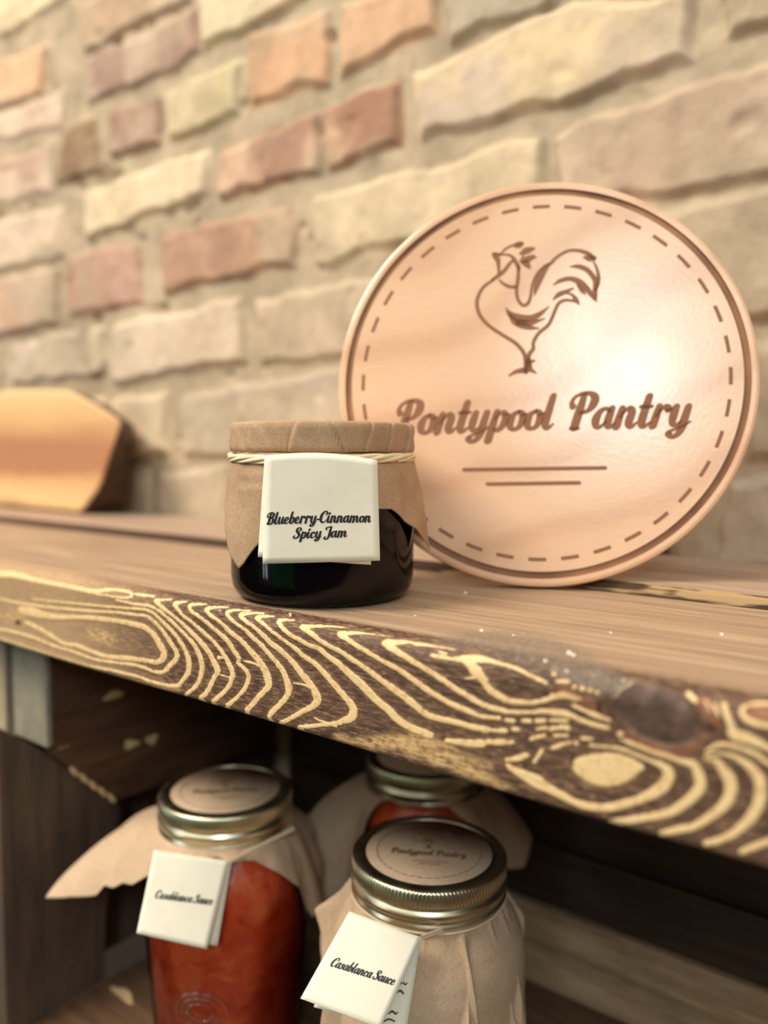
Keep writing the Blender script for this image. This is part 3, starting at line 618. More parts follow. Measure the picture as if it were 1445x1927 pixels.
for y in np.linspace(EY + RB, SY, 10)[1:]: prof.append((y, ET, 4))
prof.append((SY, 0.0, 5))
prof = np.array(prof); NR, NC = len(prof), len(xs_all)
Xg = np.broadcast_to(xs_all[None, :], (NR, NC)); Yg = np.broadcast_to(prof[:, 0:1], (NR, NC)).copy(); Zg = np.broadcast_to(prof[:, 1:2], (NR, NC)).copy()
P3 = np.stack([Xg, Yg, Zg], -1); d3 = P3 - CAM_POS; zc = d3 @ CAM_D; zc = np.where(zc < 0.02, 0.02, zc)
px = W / 2 + CAM_F * (d3 @ CAM_R) / zc; py = H / 2 - CAM_F * (d3 @ CAM_U) / zc
vis = np.clip((px + 40) / 20, 0, 1) * np.clip((1515 - px) / 15, 0, 1) * (prof[:, 2:3] < 3.5)
sL = sample(RL, px, py) * vis; sH = sample(RH, px, py) * vis; sS = sample(RSOFT, px, py) * vis; sR = sample(RR, px, py) * vis; sD = sample(RD, px, py) * vis
sK = sample(KN, px, py) * vis; sP = sample(RSP, px, py) * vis; sG = sample(GP, px, py) * vis; sT = sample(LT, px, py) * vis
out = 1 - vis * np.ones_like(sL)                   # rings go on along the plank beyond the traced stretch
ring = np.sin(Xg * 190 + 5 * np.sin(Xg * 17) - 2600 * (Zg + 0.024 + 0.008 * np.sin(Xg * 11)) ** 2 * 3 + 1.5 * np.sin(Xg * 61 + Zg * 160))
sL = np.maximum(sL, out * np.clip((ring - 0.25) * 1.6, 0, 1) * (Yg < EY + 0.003) * (prof[:, 2:3] < 3.5))
# zone: 0 on the burnt front face, 1 on the worn top
zone = np.clip((Yg - (EY + 0.0035)) / 0.012, 0, 1)
# gentle relief: pale ridges stand proud, knot is slightly sunk
wav = np.array([0.0006 * math.sin(7 * x) + 0.0004 * math.sin(23 * x + 1) for x in xs_all])[None, :]
front = np.clip((EY + RAD - Yg) / RAD, 0, 1)
Yg = Yg - front * (0.00025 * sL - 0.0006 * sK) * (prof[:, 2:3] < 3)
lowm = np.clip((-Zg - 0.02) / 0.03, 0, 1); Zg = Zg + wav * lowm
V = np.stack([Xg, Yg, Zg], -1).reshape(-1, 3)
shelf = empty('shelf_board', (-0.3, 0.3, 0))
me = np_mesh('plank', V, grid_faces(NR, NC))
ones = np.ones_like(sL)
a1 = me.attributes.new('GrainA', 'FLOAT_COLOR', 'POINT'); a1.data.foreach_set('color', np.stack([sL, sS, zone, sK], -1).astype(np.float32).ravel())
a2 = me.attributes.new('GrainB', 'FLOAT_COLOR', 'POINT'); a2.data.foreach_set('color', np.stack([sR, np.clip(sG, 0, 1), sT, sP], -1).astype(np.float32).ravel())
a3 = me.attributes.new('GrainC', 'FLOAT', 'POINT'); a3.data.foreach_set('value', sD.astype(np.float32).ravel())
a4 = me.attributes.new('GrainD', 'FLOAT', 'POINT'); a4.data.foreach_set('value', sH.astype(np.float32).ravel())
recalc(me)
q = NT('burnt_pine'); A = q.attr('GrainA'); B = q.attr('GrainB'); Cc = q.attr('GrainC'); Hh = q.attr('GrainD')
sa_ = q.n('SeparateColor'); q.l(A.outputs['Color'], sa_.inputs[0]); sb_ = q.n('SeparateColor'); q.l(B.outputs['Color'], sb_.inputs[0])
L_, S_, Z_, K_ = sa_.outputs[0], sa_.outputs[1], sa_.outputs[2], A.outputs['Alpha']
R_, G_, T_, P_ = sb_.outputs[0], sb_.outputs[1], sb_.outputs[2], B.outputs['Alpha']
vfib = q.coord((46, 90, 380))       # short fibres crossing the rings on the front
fib = q.noise(vfib, 5, 5, 0.6); fib2 = q.noise(q.coord((62, 130, 520)), 4, 4, 0.66)
spk = q.noise(q.coord(), 520, 3, 0.6); big = q.noise(q.coord((6, 30, 30)), 3, 4, 0.6)
thr = q.math('ADD', L_, q.math('MULTIPLY', q.math('SUBTRACT', fib, 0.5), 1.1))
thr = q.math('ADD', thr, q.math('MULTIPLY', q.math('SUBTRACT', spk, 0.5), 0.5))
lm = q.ramp(thr, [(0.38, gray(0)), (0.6, gray(1))])
darkc = q.ramp(fib2, [(0.34, rgba((46, 31, 24))), (0.46, rgba((78, 55, 43))), (0.55, rgba((108, 80, 62))), (0.65, rgba((168, 134, 102)))])
darkc = q.mix(q.ramp(big, [(0.35, gray(0)), (0.7, gray(0.35))]), darkc, rgba((120, 88, 62)))
darkc = q.mix(T_, darkc, q.ramp(fib2, [(0.3, rgba((158, 126, 92))), (0.6, rgba((190, 156, 116)))]))
softc = q.ramp(q.math('ADD', fib2, q.math('MULTIPLY', q.math('SUBTRACT', spk, .5), .5)), [(0.36, rgba((128, 94, 62))), (0.5, rgba((206, 166, 112))), (0.62, rgba((232, 196, 140)))])
lightc = q.ramp(spk, [(0.3, rgba((214, 172, 116))), (0.45, rgba((238, 202, 146))), (0.7, rgba((244, 212, 158)))])
c = q.mix(q.math('MULTIPLY', S_, 0.85), darkc, softc)
c = q.mix(q.math('MULTIPLY', Hh.outputs['Fac'], 0.33), c, rgba((168, 128, 86)))
c = q.mix(lm, c, lightc)
c = q.mix(q.math('MULTIPLY', R_, 0.5), c, rgba((178, 112, 74)))
# worn top
vt = q.coord((2.4, 60, 60)); s1 = q.noise(vt, 3.0, 6, 0.62, 0.4); s2 = q.noise(q.coord((5, 240, 240)), 3, 5, 0.7)
topc = q.ramp(s1, [(0.32, rgba((146, 121, 98))), (0.5, rgba((168, 141, 115))), (0.66, rgba((188, 161, 133)))])
topc = q.mix(q.ramp(s2, [(0.55, gray(0)), (0.72, gray(0.6))]), topc, rgba((204, 172, 136)))
topc = q.mix(q.ramp(s2, [(0.33, gray(0.55)), (0.45, gray(0))]), topc, rgba((104, 80, 62)))
zz = q.math('ADD', Z_, q.math('MULTIPLY', q.math('SUBTRACT', fib, .5), .5))
zz = q.math('SUBTRACT', zz, q.math('MULTIPLY', lm, 0.55))
c = q.mix(q.ramp(zz, [(0.35, gray(0)), (0.7, gray(1))]), c, topc)
c = q.mix(q.math('MULTIPLY', G_, 0.65), c, q.ramp(spk, [(0.3, rgba((96, 84, 72))), (0.55, rgba((128, 116, 100))), (0.72, rgba((176, 160, 138)))]))
kc = q.ramp(q.noise(q.coord((1, 1, 1)), 150, 5, 0.65), [(0.35, rgba((66, 48, 40))), (0.55, rgba((96, 72, 60))), (0.72, rgba((130, 108, 92)))])
c = q.mix(K_, c, kc); c = q.mix(Cc.outputs['Fac'], c, rgba((62, 42, 30))); c = q.mix(P_, c, rgba((235, 225, 205)))
q.l(c, q.b.inputs['Base Color'])
q.l(q.ramp(s1, [(0.3, gray(0.5)), (0.7, gray(0.62))]), q.b.inputs['Roughness']); q.b.inputs['Specular IOR Level'].default_value = 0.35
hgt = q.math('ADD', q.math('MULTIPLY', lm, 0.5), q.math('ADD', q.math('MULTIPLY', fib2, 0.7), q.math('MULTIPLY', s2, 0.5)))
q.bump(hgt, 0.45, 0.0007)
link('plank', me, q.m, shelf)
tag(shelf, 'thick front shelf plank with bold wavy burnt grain and a dark knot', 'shelf board')

# rear plank of the shelf, its worn front edge chipped pale
q = NT('rear_plank_wood'); s1 = q.noise(q.coord((2.4, 40, 40)), 3, 6, 0.6, .3)
c = q.ramp(s1, [(0.3, rgba((150, 126, 106))), (0.5, rgba((178, 152, 130))), (0.7, rgba((196, 172, 150)))])
gsep = q.n('SeparateXYZ'); q.l(q.coord(), gsep.inputs[0])
edgem = q.math('LESS_THAN', gsep.outputs['Y'], 0.3712); chm = q.math('GREATER_THAN', gsep.outputs['X'], -0.26)
chip = q.ramp(q.noise(q.coord((9, 60, 60)), 2.2, 3, 0.5), [(0.53, gray(0)), (0.58, gray(1))])
ec = q.mix(q.math('MULTIPLY', chip, chm), rgba((84, 62, 46)), rgba((196, 164, 118)))
c = q.mix(edgem, c, ec)
q.l(c, q.b.inputs['Base Color']); q.b.inputs['Roughness'].default_value = 0.6; q.bump(s1, 0.3, 0.001)
bm = bmesh.new(); bmesh.ops.create_cube(bm, size=1)
for v_ in bm.verts: v_.co = Vector((-0.525 + v_.co.x * 1.95, 0.428 + v_.co.y * 0.118, -0.0195 + v_.co.z * 0.0490))
bmesh.ops.bevel(bm, geom=list(bm.edges), offset=0.0012, segments=2, affect='EDGES')
me = bpy.data.meshes.new('plank'); bm.to_mesh(me); bm.free()
rear = link('shelf_board', me, q.m, smooth=False)
tag(rear, 'narrower rear shelf plank against the brick wall, behind the round sign', 'shelf board')

# ------------------------------------------------------------------ crate below the shelf
crate = empty('wooden_crate', (-0.3, 0.35, -0.32))
tag(crate, 'dark stained wooden crate under the shelf plank holding the sauce jars', 'crate')
XS = -0.46; FZ = -0.295
def yz(loop, xa, xb): return [(xa, y, z) for y, z in loop], [(xb, y, z) for y, z in loop]
la, lb = yz([(.226, -.098), (.257, -.124), (.31, -.178), (.304, -.21), (.296, -.25), (.294, FZ), (.226, FZ)], XS, XS - .022)
prism('side_panel', la, lb, M_DARKG, crate, 0.001)
XU = -0.447
la, lb = yz([(.2548, -.062), (.44, -.062), (.44, -.1675), (.3265, -.1675), (.297, -.1655), (.262, -.130), (.2548, -.122)], XU, XU - .011)
prism('upper_slat', la, lb, M_DARK, crate, 0.0006)
Vv, Ff = [], []
pp = np.array([[XU + .0002, y, z_] for y, z_ in [(.264, -.1325), (.272, -.1405), (.281, -.1500), (.289, -.1580), (.296, -.1650)]]); pp = catmull(pp, .0012)
for i in range(len(pp)): pp[i, 2] += 0.0006 * math.sin(i * 1.1) + .0004 * math.sin(i * 2.9)
tube(Vv, Ff, pp, [0.0011 + 0.0008 * abs(math.sin(i * 0.55)) for i in range(len(pp))], 8)
link('chipped_edge', np_mesh('chipped_edge', Vv, Ff), M_RAW, crate)
box('outer_panel', XS - .036, XS - .026, .25, .47, FZ, -.05, mat=M_DARKG, parent=crate)
box('corner_block', -.487, -.4475, .25, .2545, -.116, -.048, mat=M_GREY, parent=crate, bev=.0012)
box('corner_post', -.56, -.4965, .25, .272, -.42, -.048, mat=M_POST, parent=crate, bev=.0015)
box('floor_board', XS + .0, .30, .205, .325, FZ - .018, FZ, mat=M_FLOOR, parent=crate)
box('floor_board', XS + .0, .30, .328, .474, FZ - .018, FZ - .001, mat=M_FLOOR, parent=crate)
box('back_slat', -.44, .30, .466, .4735, -.292, hit(1445, 1872, 1, .466)[2], mat=M_WEATH, parent=crate)
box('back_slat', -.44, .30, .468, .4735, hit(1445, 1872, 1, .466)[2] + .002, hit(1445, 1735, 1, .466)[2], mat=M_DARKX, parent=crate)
xg = hit(543, 1420, 1, .4745)[0]; box('shade_panel', xg, .30, .4745, .4785, -.295, -.05, mat=M_DARKX, parent=crate)  # dark panels added to stand in for the black shade behind the slats
box('shade_panel', xg - .075, xg - .02, .4745, .4785, -.295, -.05, mat=M_DARKX, parent=crate)
# paint chips on the slat and the floor
def chip_(px_, py_, w, h, ang, ax, val, nm='paint_chip'):
    c0 = hit(px_, py_, ax, val); Vv = []; n = 14
    for k in range(n):
        a = 2 * math.pi * k / n; r = 1 + .25 * math.sin(3 * a + px_); dx, dy = w * r * math.cos(a), h * r * math.sin(a)
        X = px_ + dx * math.cos(ang) - dy * math.sin(ang); Y = py_ + dx * math.sin(ang) + dy * math.cos(ang)
        Vv.append(hit(X, Y, ax, val))
    nrm = np.array([0, 0, 0.]); nrm[ax] = 1; a_ = [v_ + nrm * .0006 for v_ in Vv]; b_ = [v_ - nrm * .0008 for v_ in Vv]
    o = prism(nm, a_, b_, M_RAW, crate); return o
chip_(213, 1308, 19, 7, -.35, 0, XU); chip_(246, 1400, 14, 8, -.3, 0, XU); chip_(285, 1391, 12, 8, -.6, 0, XU)
chip_(232, 1872, 24, 9, .62, 2, FZ)

# ------------------------------------------------------------------ round maple sign
az, el = math.radians(26.374), math.radians(9.72); KS = 0.987; SR = 0.1054 * KS
SN = np.array([math.sin(az) * math.cos(el), -math.cos(az) * math.cos(el), math.sin(el)])
SCN = CAM_POS + (np.array([-0.1799, 0.3689, 0.1039 + 0.0006]) - CAM_POS) * KS
SA = np.cross([0, 0, 1.0], SN); SA /= np.linalg.norm(SA); SB = np.cross(SN, SA)
TH = 0.010
sign = empty('round_sign', (SCN[0], SCN[1] + .01, 0.0))
tag(sign, 'round pale maple sign engraved with a rooster and Pontypool Pantry, leaning behind the jam jar', 'sign')
def sgn(u, v_, w=0.0): return SCN + SA * u + SB * v_ + SN * w
profS = [(0, -TH), (SR - .0015, -TH), (SR - .0004, -TH + .0004), (SR, -TH + .0015), (SR, -.0015), (SR - .0005, -.0004), (SR - .0018, 0), (.1013 * KS, 0), (.1010 * KS, -.0013), (.0981 * KS, -.0013), (.0978 * KS, 0), (0.05, 0), (0, 0)]
n = 256; t = np.linspace(0, 2 * math.pi, n, endpoint=False); V = []
for r, w in profS:
    V += [sgn(r * math.cos(a), r * math.sin(a), w) for a in t]
me = np_mesh('disc', V, grid_faces(len(profS), n, True)); bm = bmesh.new(); bm.from_mesh(me)
for k, f_ in enumerate(bm.faces):
    f_.material_index = 1 if 8 <= (k // n) <= 8 or (k // n) in (7, 9) else 0
bmesh.ops.remove_doubles(bm, verts=bm.verts, dist=1e-6); bmesh.ops.recalc_face_normals(bm, faces=bm.faces)
bm.to_mesh(me); bm.free()
for p_ in me.polygons: p_.use_smooth = False
o = link('disc', me, [M_MAPLE, M_GROOVE], sign, smooth=False)
# engraved marks laid on the face
def spx(X, Y, w=0.00012):
    p_ = hitp(X, Y, SCN, SN); return p_ + SN * w
def engr(name, strokes, fm, step): 
    V, F = [], []; ribbons(V, F, strokes, fm, step); link(name, np_mesh(name, V, F), M_BURN, sign, smooth=False)
V, F = [], []
for k in range(36):
    a0 = 2 * math.pi * (k + .04) / 36 - math.pi / 2; hw = math.radians(2.7); st = [(.0917 * KS * math.cos(a0 + s_), .0917 * KS * math.sin(a0 + s_), .0017) for s_ in (-hw, -hw / 2, 0, hw / 2, hw)]
    S = catmull(st, .001); b = len(V)
    for (x_, y_, w_) in S:
        L = math.hypot(x_, y_); V.append(sgn(x_ * (1 + w_ / 2 / L), y_ * (1 + w_ / 2 / L), .00012)); V.append(sgn(x_ * (1 - w_ / 2 / L), y_ * (1 - w_ / 2 / L), .00012))
    for i in range(len(S) - 1): F.append((b + 2 * i, b + 2 * i + 1, b + 2 * i + 3, b + 2 * i + 2))
V2, F2 = V, F
link('dashed_ring', np_mesh('dashed_ring', V2, F2), M_BURN, sign, smooth=False)
ROO = [
 [(330,465,24),(240,530,28),(190,620,32),(180,700,34),(215,800,34),(300,890,32),(420,970,32),(530,1040,34),(600,1120,36),(622,1200,40),(622,1300,44)],
 [(320,235,16),(345,250,56),(370,290,46),(376,350,30),(380,400,24)], [(330,225,20),(395,235,24)],
 [(320,465,26),(370,430,36),(430,380,34),(470,325,30),(505,292,24)],
 [(400,225,14),(440,185,20),(500,155,20),(560,135,30),(590,130,20)], [(525,165,20),(560,155,46),(590,140,30)],
 [(380,240,16),(430,235,18),(480,245,24),(515,275,34),(545,330,38),(560,360,34)],
 [(575,228,24),(620,205,60),(670,188,44),(700,180,18)], [(600,300,34),(640,278,60),(690,258,40),(714,262,16)], [(590,310,30),(625,318,62),(650,345,40),(660,360,16)], [(570,300,14),(600,250,20)],
 [(385,470,20),(430,508,28),(480,528,32),(530,530,28)],
 [(556,340,30),(553,450,34),(538,560,32),(555,650,30),(600,697,30),(640,680,30),(665,620,28),(680,520,24),(720,420,24),(790,345,24),(850,315,30),(900,262,26),(1000,205,26),(1100,200,30),(1190,230,40),(1245,275,34)],
 [(1150,260,20),(1195,270,60),(1240,265,40),(1262,265,10)],
 [(700,610,8),(715,540,44),(750,450,64),(790,380,50),(830,330,24)],
 [(1025,345,10),(1100,345,40),(1170,370,46),(1220,420,46),(1255,480,50),(1250,560,44),(1255,620,34),(1262,665,10)],
 [(1235,300,14),(1265,360,26),(1282,440,34),(1278,500,30),(1255,560,24)],
 [(870,515,8),(930,475,34),(1020,455,42),(1100,480,56),(1160,530,56),(1210,590,46),(1245,650,14)], [(1090,510,20),(1130,560,40),(1165,600,8)],
 [(870,645,12),(920,600,44),(980,575,36),(1050,545,18)], [(985,585,14),(1040,600,24),(1080,650,44),(1108,690,10)],
 [(1075,670,10),(1040,655,22),(980,650,28),(920,680,30),(880,760,32),(830,870,32),(740,950,32),(692,1030,32),(690,1090,34),(650,1150,38),(640,1240,40)],
 [(440,715,6),(480,775,50),(560,810,70),(660,815,60),(750,775,44),(835,705,8)], [(470,770,20),(520,840,60),(600,880,60),(680,900,36),(745,905,8)], [(560,850,60),(660,855,50),(740,835,26),(800,815,8)],
 [(470,1335,14),(530,1300,34),(600,1285,50),(660,1280,44),(720,1312,10)], [(640,1210,40),(700,1200,22)], [(655,1170,20),(665,1250,36)],
]
engr('rooster_emblem', ROO, lambda X, Y: spx(860 + X / 4.8167, 430 + Y / 4.8167), 14)
V, F = [], []
text_to(V, F, 'Pontypool', lambda X, Y: spx(X, Y), 738, 1038, 818, 806, -36)
text_to(V, F, 'Pantry', lambda X, Y: spx(X, Y), 1062, 1296, 807, 801, -38)
link('lettering', np_mesh('lettering', V, F), M_BURN, sign, smooth=False)
engr('underline', [[(873,884,7),(1139,880.5,7)]], spx, 20); engr('underline', [[(917,911,7),(1090,908.5,7)]], spx, 20)
# prop strut behind the disc
a_ = [sgn(u, v_, -TH - .0005) for u, v_ in ((-.012, .02), (.012, .02), (.012, .032), (-.012, .032))]
f_ = sgn(0, 0, -TH); b_ = [(f_[0] - .04 + dx * .9 + .02, f_[1] + .075 + dy, zz_) for dx, dy, zz_ in ((-.012, 0, .0062), (.012, .005, .0062), (.012, .015, .0062), (-.012, .01, .0062))]
prism('back_strut', a_, b_, M_MAPLE, sign)

# ------------------------------------------------------------------ live-edge board at the left
cb = empty('serving_board', (-0.75, 0.45, 0.003))
tag(cb, 'thick live-edge serving board of banded honey wood standing by the brick wall at far left', 'board')
fr = [(-.98, .098), (-.845, .130), (-.76, .129), (-.693, .125), (-.655, .112), (-.612, .094), (-.632, .068), (-.66, .032), (-.698, .0062), (-.80, .0062), (-.98, .0062)]
bk = [(-.99, .098), (-.86, .128), (-.79, .127), (-.74, .122), (-.70, .108), (-.668, .092), (-.672, .068), (-.676, .032), (-.680, .0062), (-.80, .0062), (-.99, .0062)]
o = prism('slab', [(x_, .418 + .012 * (1 - z_ / .13), z_) for x_, z_ in fr], [(x_, .474, z_) for x_, z_ in bk], None, cb, 0.0, mats=[M_BOARD, M_DARKEDGE])
bpy.context.view_layer.update()
md = o.modifiers.new('bevel', 'BEVEL'); md.width = 0.004; md.segments = 3

# ------------------------------------------------------------------ jars: shared builders
def basis(c):
    v_ = CAM_POS[:2] - np.array(c[:2]); v_ = v_ / np.linalg.norm(v_); tocam = np.array([v_[0], v_[1], 0]); right = np.cross(tocam, [0, 0, 1.0]) * -1
    if np.dot(right, CAM_R) < 0: right = -right
    return tocam, right
def hems(c, pts):
    tocam, right = basis(c); out = []
    for X, Y, dd in pts:
        if dd is None: out.append(X if isinstance(X, tuple) else Y); continue
        p_ = hitd(X, Y, dd) - np.array([c[0], c[1], 0]); out.append((math.degrees(math.atan2(p_ @ right, p_ @ tocam)), math.hypot(p_[0], p_[1]), p_[2]))
    return out
def paper_skirt(name, c, rn, zn, table, mat, parent, pleat=0.0015, npl=26, seed=0, bulge=0.0, body=None, nth=360, ns=28, ridge=0.0):
    """sheet tied at radius rn, height zn, falling to a hem given by (azimuth from camera, radius, height)"""
    tocam, right = basis(c); tab = sorted(table); ph = [t_[0] for t_ in tab]; 
    ph = [ph[-1] - 360] + ph + [ph[0] + 360]; R_t = [tab[-1][1]] + [t_[1] for t_ in tab] + [tab[0][1]]; Z_t = [tab[-1][2]] + [t_[2] for t_ in tab] + [tab[0][2]]
    rs = np.random.default_rng(seed); A = np.linspace(-180, 180, nth, endpoint=False)
    kf = rs.uniform(.7, 1.3, 6); kp = rs.uniform(0, 6.28, 6); V = []
    for i in range(ns):
        s_ = i / (ns - 1)
        rh = np.interp(A, ph, R_t); zh = np.interp(A, ph, Z_t)
        r = rn + (rh - rn) * (s_ ** 0.75) + bulge * math.sin(math.pi * s_)
        z_ = zn + (zh - zn) * (s_ ** 1.05)
        ar = np.radians(A)
        f_ = sum(np.sin(ar * npl * kf[k] * (0.5 + .35 * k) + kp[k] + s_ * (k - 2) * .9) / (k + 1) for k in range(4))
        f_ = np.abs(f_) ** 0.8 * np.sign(f_)
        r = r + pleat * f_ * (0.35 + s_) * min(1, s_ * 3 + .12) + (ridge * np.clip(1 - np.abs(np.sin(ar * 4.5 + 1.1 + 1.1 * s_)) * 2.2, 0, 1) + ridge * .8 * np.clip(1 - np.abs(np.sin(ar * 7 + .4 - 1.6 * s_)) * 2.6, 0, 1)) * min(1, s_ * 2.5) * (1.15 - .5 * s_)
        if body is not None: r = np.maximum(r, body(z_) + 0.0008)
        z_ = z_ + 0.9 * pleat * f_ * np.clip((r - .05) / .02, 0, 1)
        for a, rr_, zq in zip(ar, r, z_):
            V.append(np.array([c[0], c[1], 0]) + (tocam * math.cos(a) + right * math.sin(a)) * rr_ + np.array([0, 0, zq]))
    me = np_mesh(name, V, grid_faces(ns, nth, True)); o = link(name, me, mat, parent)
    md = o.modifiers.new('thickness', 'SOLIDIFY'); md.thickness = 0.00025; md.offset = 1
    return o
def card(name, TL, TR, BR_, BL_, mat, parent, bulge=0.0, thick=0.0004, side=1, topcurl=0.0, nu=16, nv=16):
    TL, TR, BR_, BL_ = map(np.asarray, (TL, TR, BR_, BL_)); nrm = np.cross(TR - TL, BL_ - TL); nrm = nrm / np.linalg.norm(nrm)
    if np.dot(nrm, CAM_POS - TL) < 0: nrm = -nrm
    upv = (TL + TR - BL_ - BR_); upv = upv / np.linalg.norm(upv)
    def fm(u, v_, off=0.0):
        P = (TL * (1 - u) + TR * u) * (1 - v_) + (BL_ * (1 - u) + BR_ * u) * v_
        return P + nrm * (bulge * math.sin(math.pi * u) * (1 - .4 * v_) + off) + upv * topcurl * math.sin(math.pi * min(max(u, 0), 1)) * (1 - v_) ** 2
    V = [fm(i / nu, j / nv) for j in range(nv + 1) for i in range(nu + 1)] + [fm(i / nu, j / nv, -thick) for j in range(nv + 1) for i in range(nu + 1)]
    n0 = (nu + 1) * (nv + 1); F = []
    for j in range(nv):
        for i in range(nu):
            a = j * (nu + 1) + i; F.append((a, a + 1, a + nu + 2, a + nu + 1)); F.append((n0 + a, n0 + a + nu + 1, n0 + a + nu + 2, n0 + a + 1))
    per = [(0, i) for i in range(nu + 1)] + [(j, nu) for j in range(1, nv + 1)] + [(nv, i) for i in range(nu - 1, -1, -1)] + [(j, 0) for j in range(nv - 1, 0, -1)]
    for k in range(len(per)):
        a = per[k][0] * (nu + 1) + per[k][1]; b = per[(k + 1) % len(per)]; b = b[0] * (nu + 1) + b[1]; F.append((a, n0 + a, n0 + b, b))
    me = np_mesh(name, V, F); recalc(me); return link(name, me, mat, parent, smooth=False), fm
def card_text(parent, fm, items, mat=M_INK, name='lettering', off=0.00012, step=0.06):
    V, F = [], []
    for s_, u0, u1, v0, v1, xh in items: text_to(V, F, s_, lambda u, v_: fm(u, v_, off), u0, u1, v0, v1, -xh, 0.2, step)
    return link(name, np_mesh(name, V, F), mat, parent, smooth=False)

# ------------------------------------------------------------------ jam jar on the shelf
JC = np.array([-0.2440, 0.2755, 0.0002]); JR = 0.0427
jam = empty('jam_jar', tuple(JC)); tag(jam, 'squat glass jar of dark blueberry jam with kraft paper cap, standing on the shelf front', 'jar')
out_ = [(0, 0.0), (.030, 0.0), (.0365, .0004), (.0402, .0024), (.0420, .0058), (JR, .0105), (JR, .052), (.0418, .0560), (.0395, .0585), (.0395, .0655)]
in_ = [(.0370, .0655), (.0370, .0585), (.0392, .0555), (.0406, .052), (.0407, .0115), (.0397, .0066), (.036, .0038), (.028, .0030), (0, .0028)]
lathe('glass', out_, JC, M_THIN, jam, 160)
lathe('jam', [(0, .0012), (.029, .0013), (.0358, .0018), (.0392, .0036), (.0410, .0066), (.04165, .0110), (.0415, .052), (.0402, .0555), (.0375, .058), (0, .058)], JC, M_JAM, jam, 128)
tocam, right = basis(JC)
base_az = math.atan2(tocam[1], tocam[0]); sgnr = 1 if (np.cross([0, 0, 1], tocam) @ right) > 0 else -1
def phi_of(t): return ((t - base_az) * sgnr + math.pi) % (2 * math.pi) - math.pi
folds = [(-50, .00055), (-18, .0009), (9, -.0008), (27, .0004), (43, .0005), (62, .0009), (78, .0006), (-75, .0006), (-110, .0008), (110, .0008), (140, -.0008), (175, .0007), (-140, .0007)]
def capr(t, z_, k):
    ph = np.degrees(phi_of(t)); r = 0.0003 * np.sin(t * 5 + z_ * 90) + 0.0003 * np.sin(t * 13 + 2 + z_ * 200) + 0.00018 * np.sin(t * 31 + z_ * 500)
    for a, amp in folds:
        dph = ph - a - (z_ - .072) * 420 * (1 if amp > 0 else -1.4); s_ = np.where((dph > 0) & (dph < 16), (1 - dph / 16) ** 1.2, 0); r = r + 1.5 * abs(amp) * s_ - .0007 * np.exp(-(dph / .8) ** 2)
    return r
capp = [(.0398, .0668), (.0412, .0667), (.0420, .0672), (.0422, .0690), (.0421, .0715), (.0421, .0740), (.0422, .0765), (.0420, .0785), (.0413, .0795), (.0395, .0799), (.03, .0800), (.015, .0801), (0, .0801)]
capo = lathe('paper_cap', capp, JC, M_KRAFT, jam, 720, capr)
def jbody(z_): return np.where(z_ > .058, .0405, np.where(z_ > .052, .0420, JR))
paper_skirt('paper_skirt', JC, .0412, .0665, [(-180,.0455,.040),(-120,.0452,.036),(-100,.0453,.034),(-88,.0453,.0335),(-76,.0452,.030),(-64,.0449,.0225),(-55,.0447,.0160),(-50,.0447,.0185),(-42,.0444,.0255),(-30,.0442,.034),(0,.044,.042),(30,.0442,.043),(42,.0444,.0425),(54,.0450,.0365),(64,.0462,.0325),(74,.0480,.0265),(81,.0494,.0215),(87,.0484,.027),(98,.0468,.036),(110,.0460,.038),(140,.0455,.045)],
            M_KRAFT, jam, 0.00045, 14, 3, 0.0006, jbody, 720, 36)
# raffia: three twisting strands
Vv, Ff = [], []
for s_ in range(4):
    pth = []; 
    for i in range(361):
        a = 2 * math.pi * i / 360; tw = a * 5 + s_ * 1.57; r = .0424 + .0007 * math.cos(tw); z_ = .0640 + .0012 * math.sin(tw) + .0006 * math.sin(2 * a + 1)
        pth.append([JC[0] + r * math.cos(a), JC[1] + r * math.sin(a), z_])
    tube(Vv, Ff, pth, [.0009 + .0003 * math.sin(i * .09 + s_) for i in range(361)], 6, 1.0)
link('raffia_tie', np_mesh('raffia_tie', Vv, Ff), M_RAFFIA, jam)
def jplane(off): return JC + tocam * off
Pf = jplane(.0466)
def jp(X, Y, off=0.0): return hitp(X, Y, Pf + tocam * off, tocam)
lf, _ = card('card_back_leaf', jp(498, 858, -.0010), jp(704, 866, -.0010), jp(698, 1063, -.0006), jp(485, 1048, -.0006), M_CARD, jam, 0.0004)
cd, fm = card('card', jp(500, 857), jp(710, 866), jp(715, 1055), jp(494, 1061), M_CARD, jam, 0.0006, topcurl=0.0020)
card_text(cd, fm, [('Blueberry-Cinnamon', .015, .925, .633, .614, .060), ('Spicy Jam', .255, .715, .768, .757, .056)], step=.05)
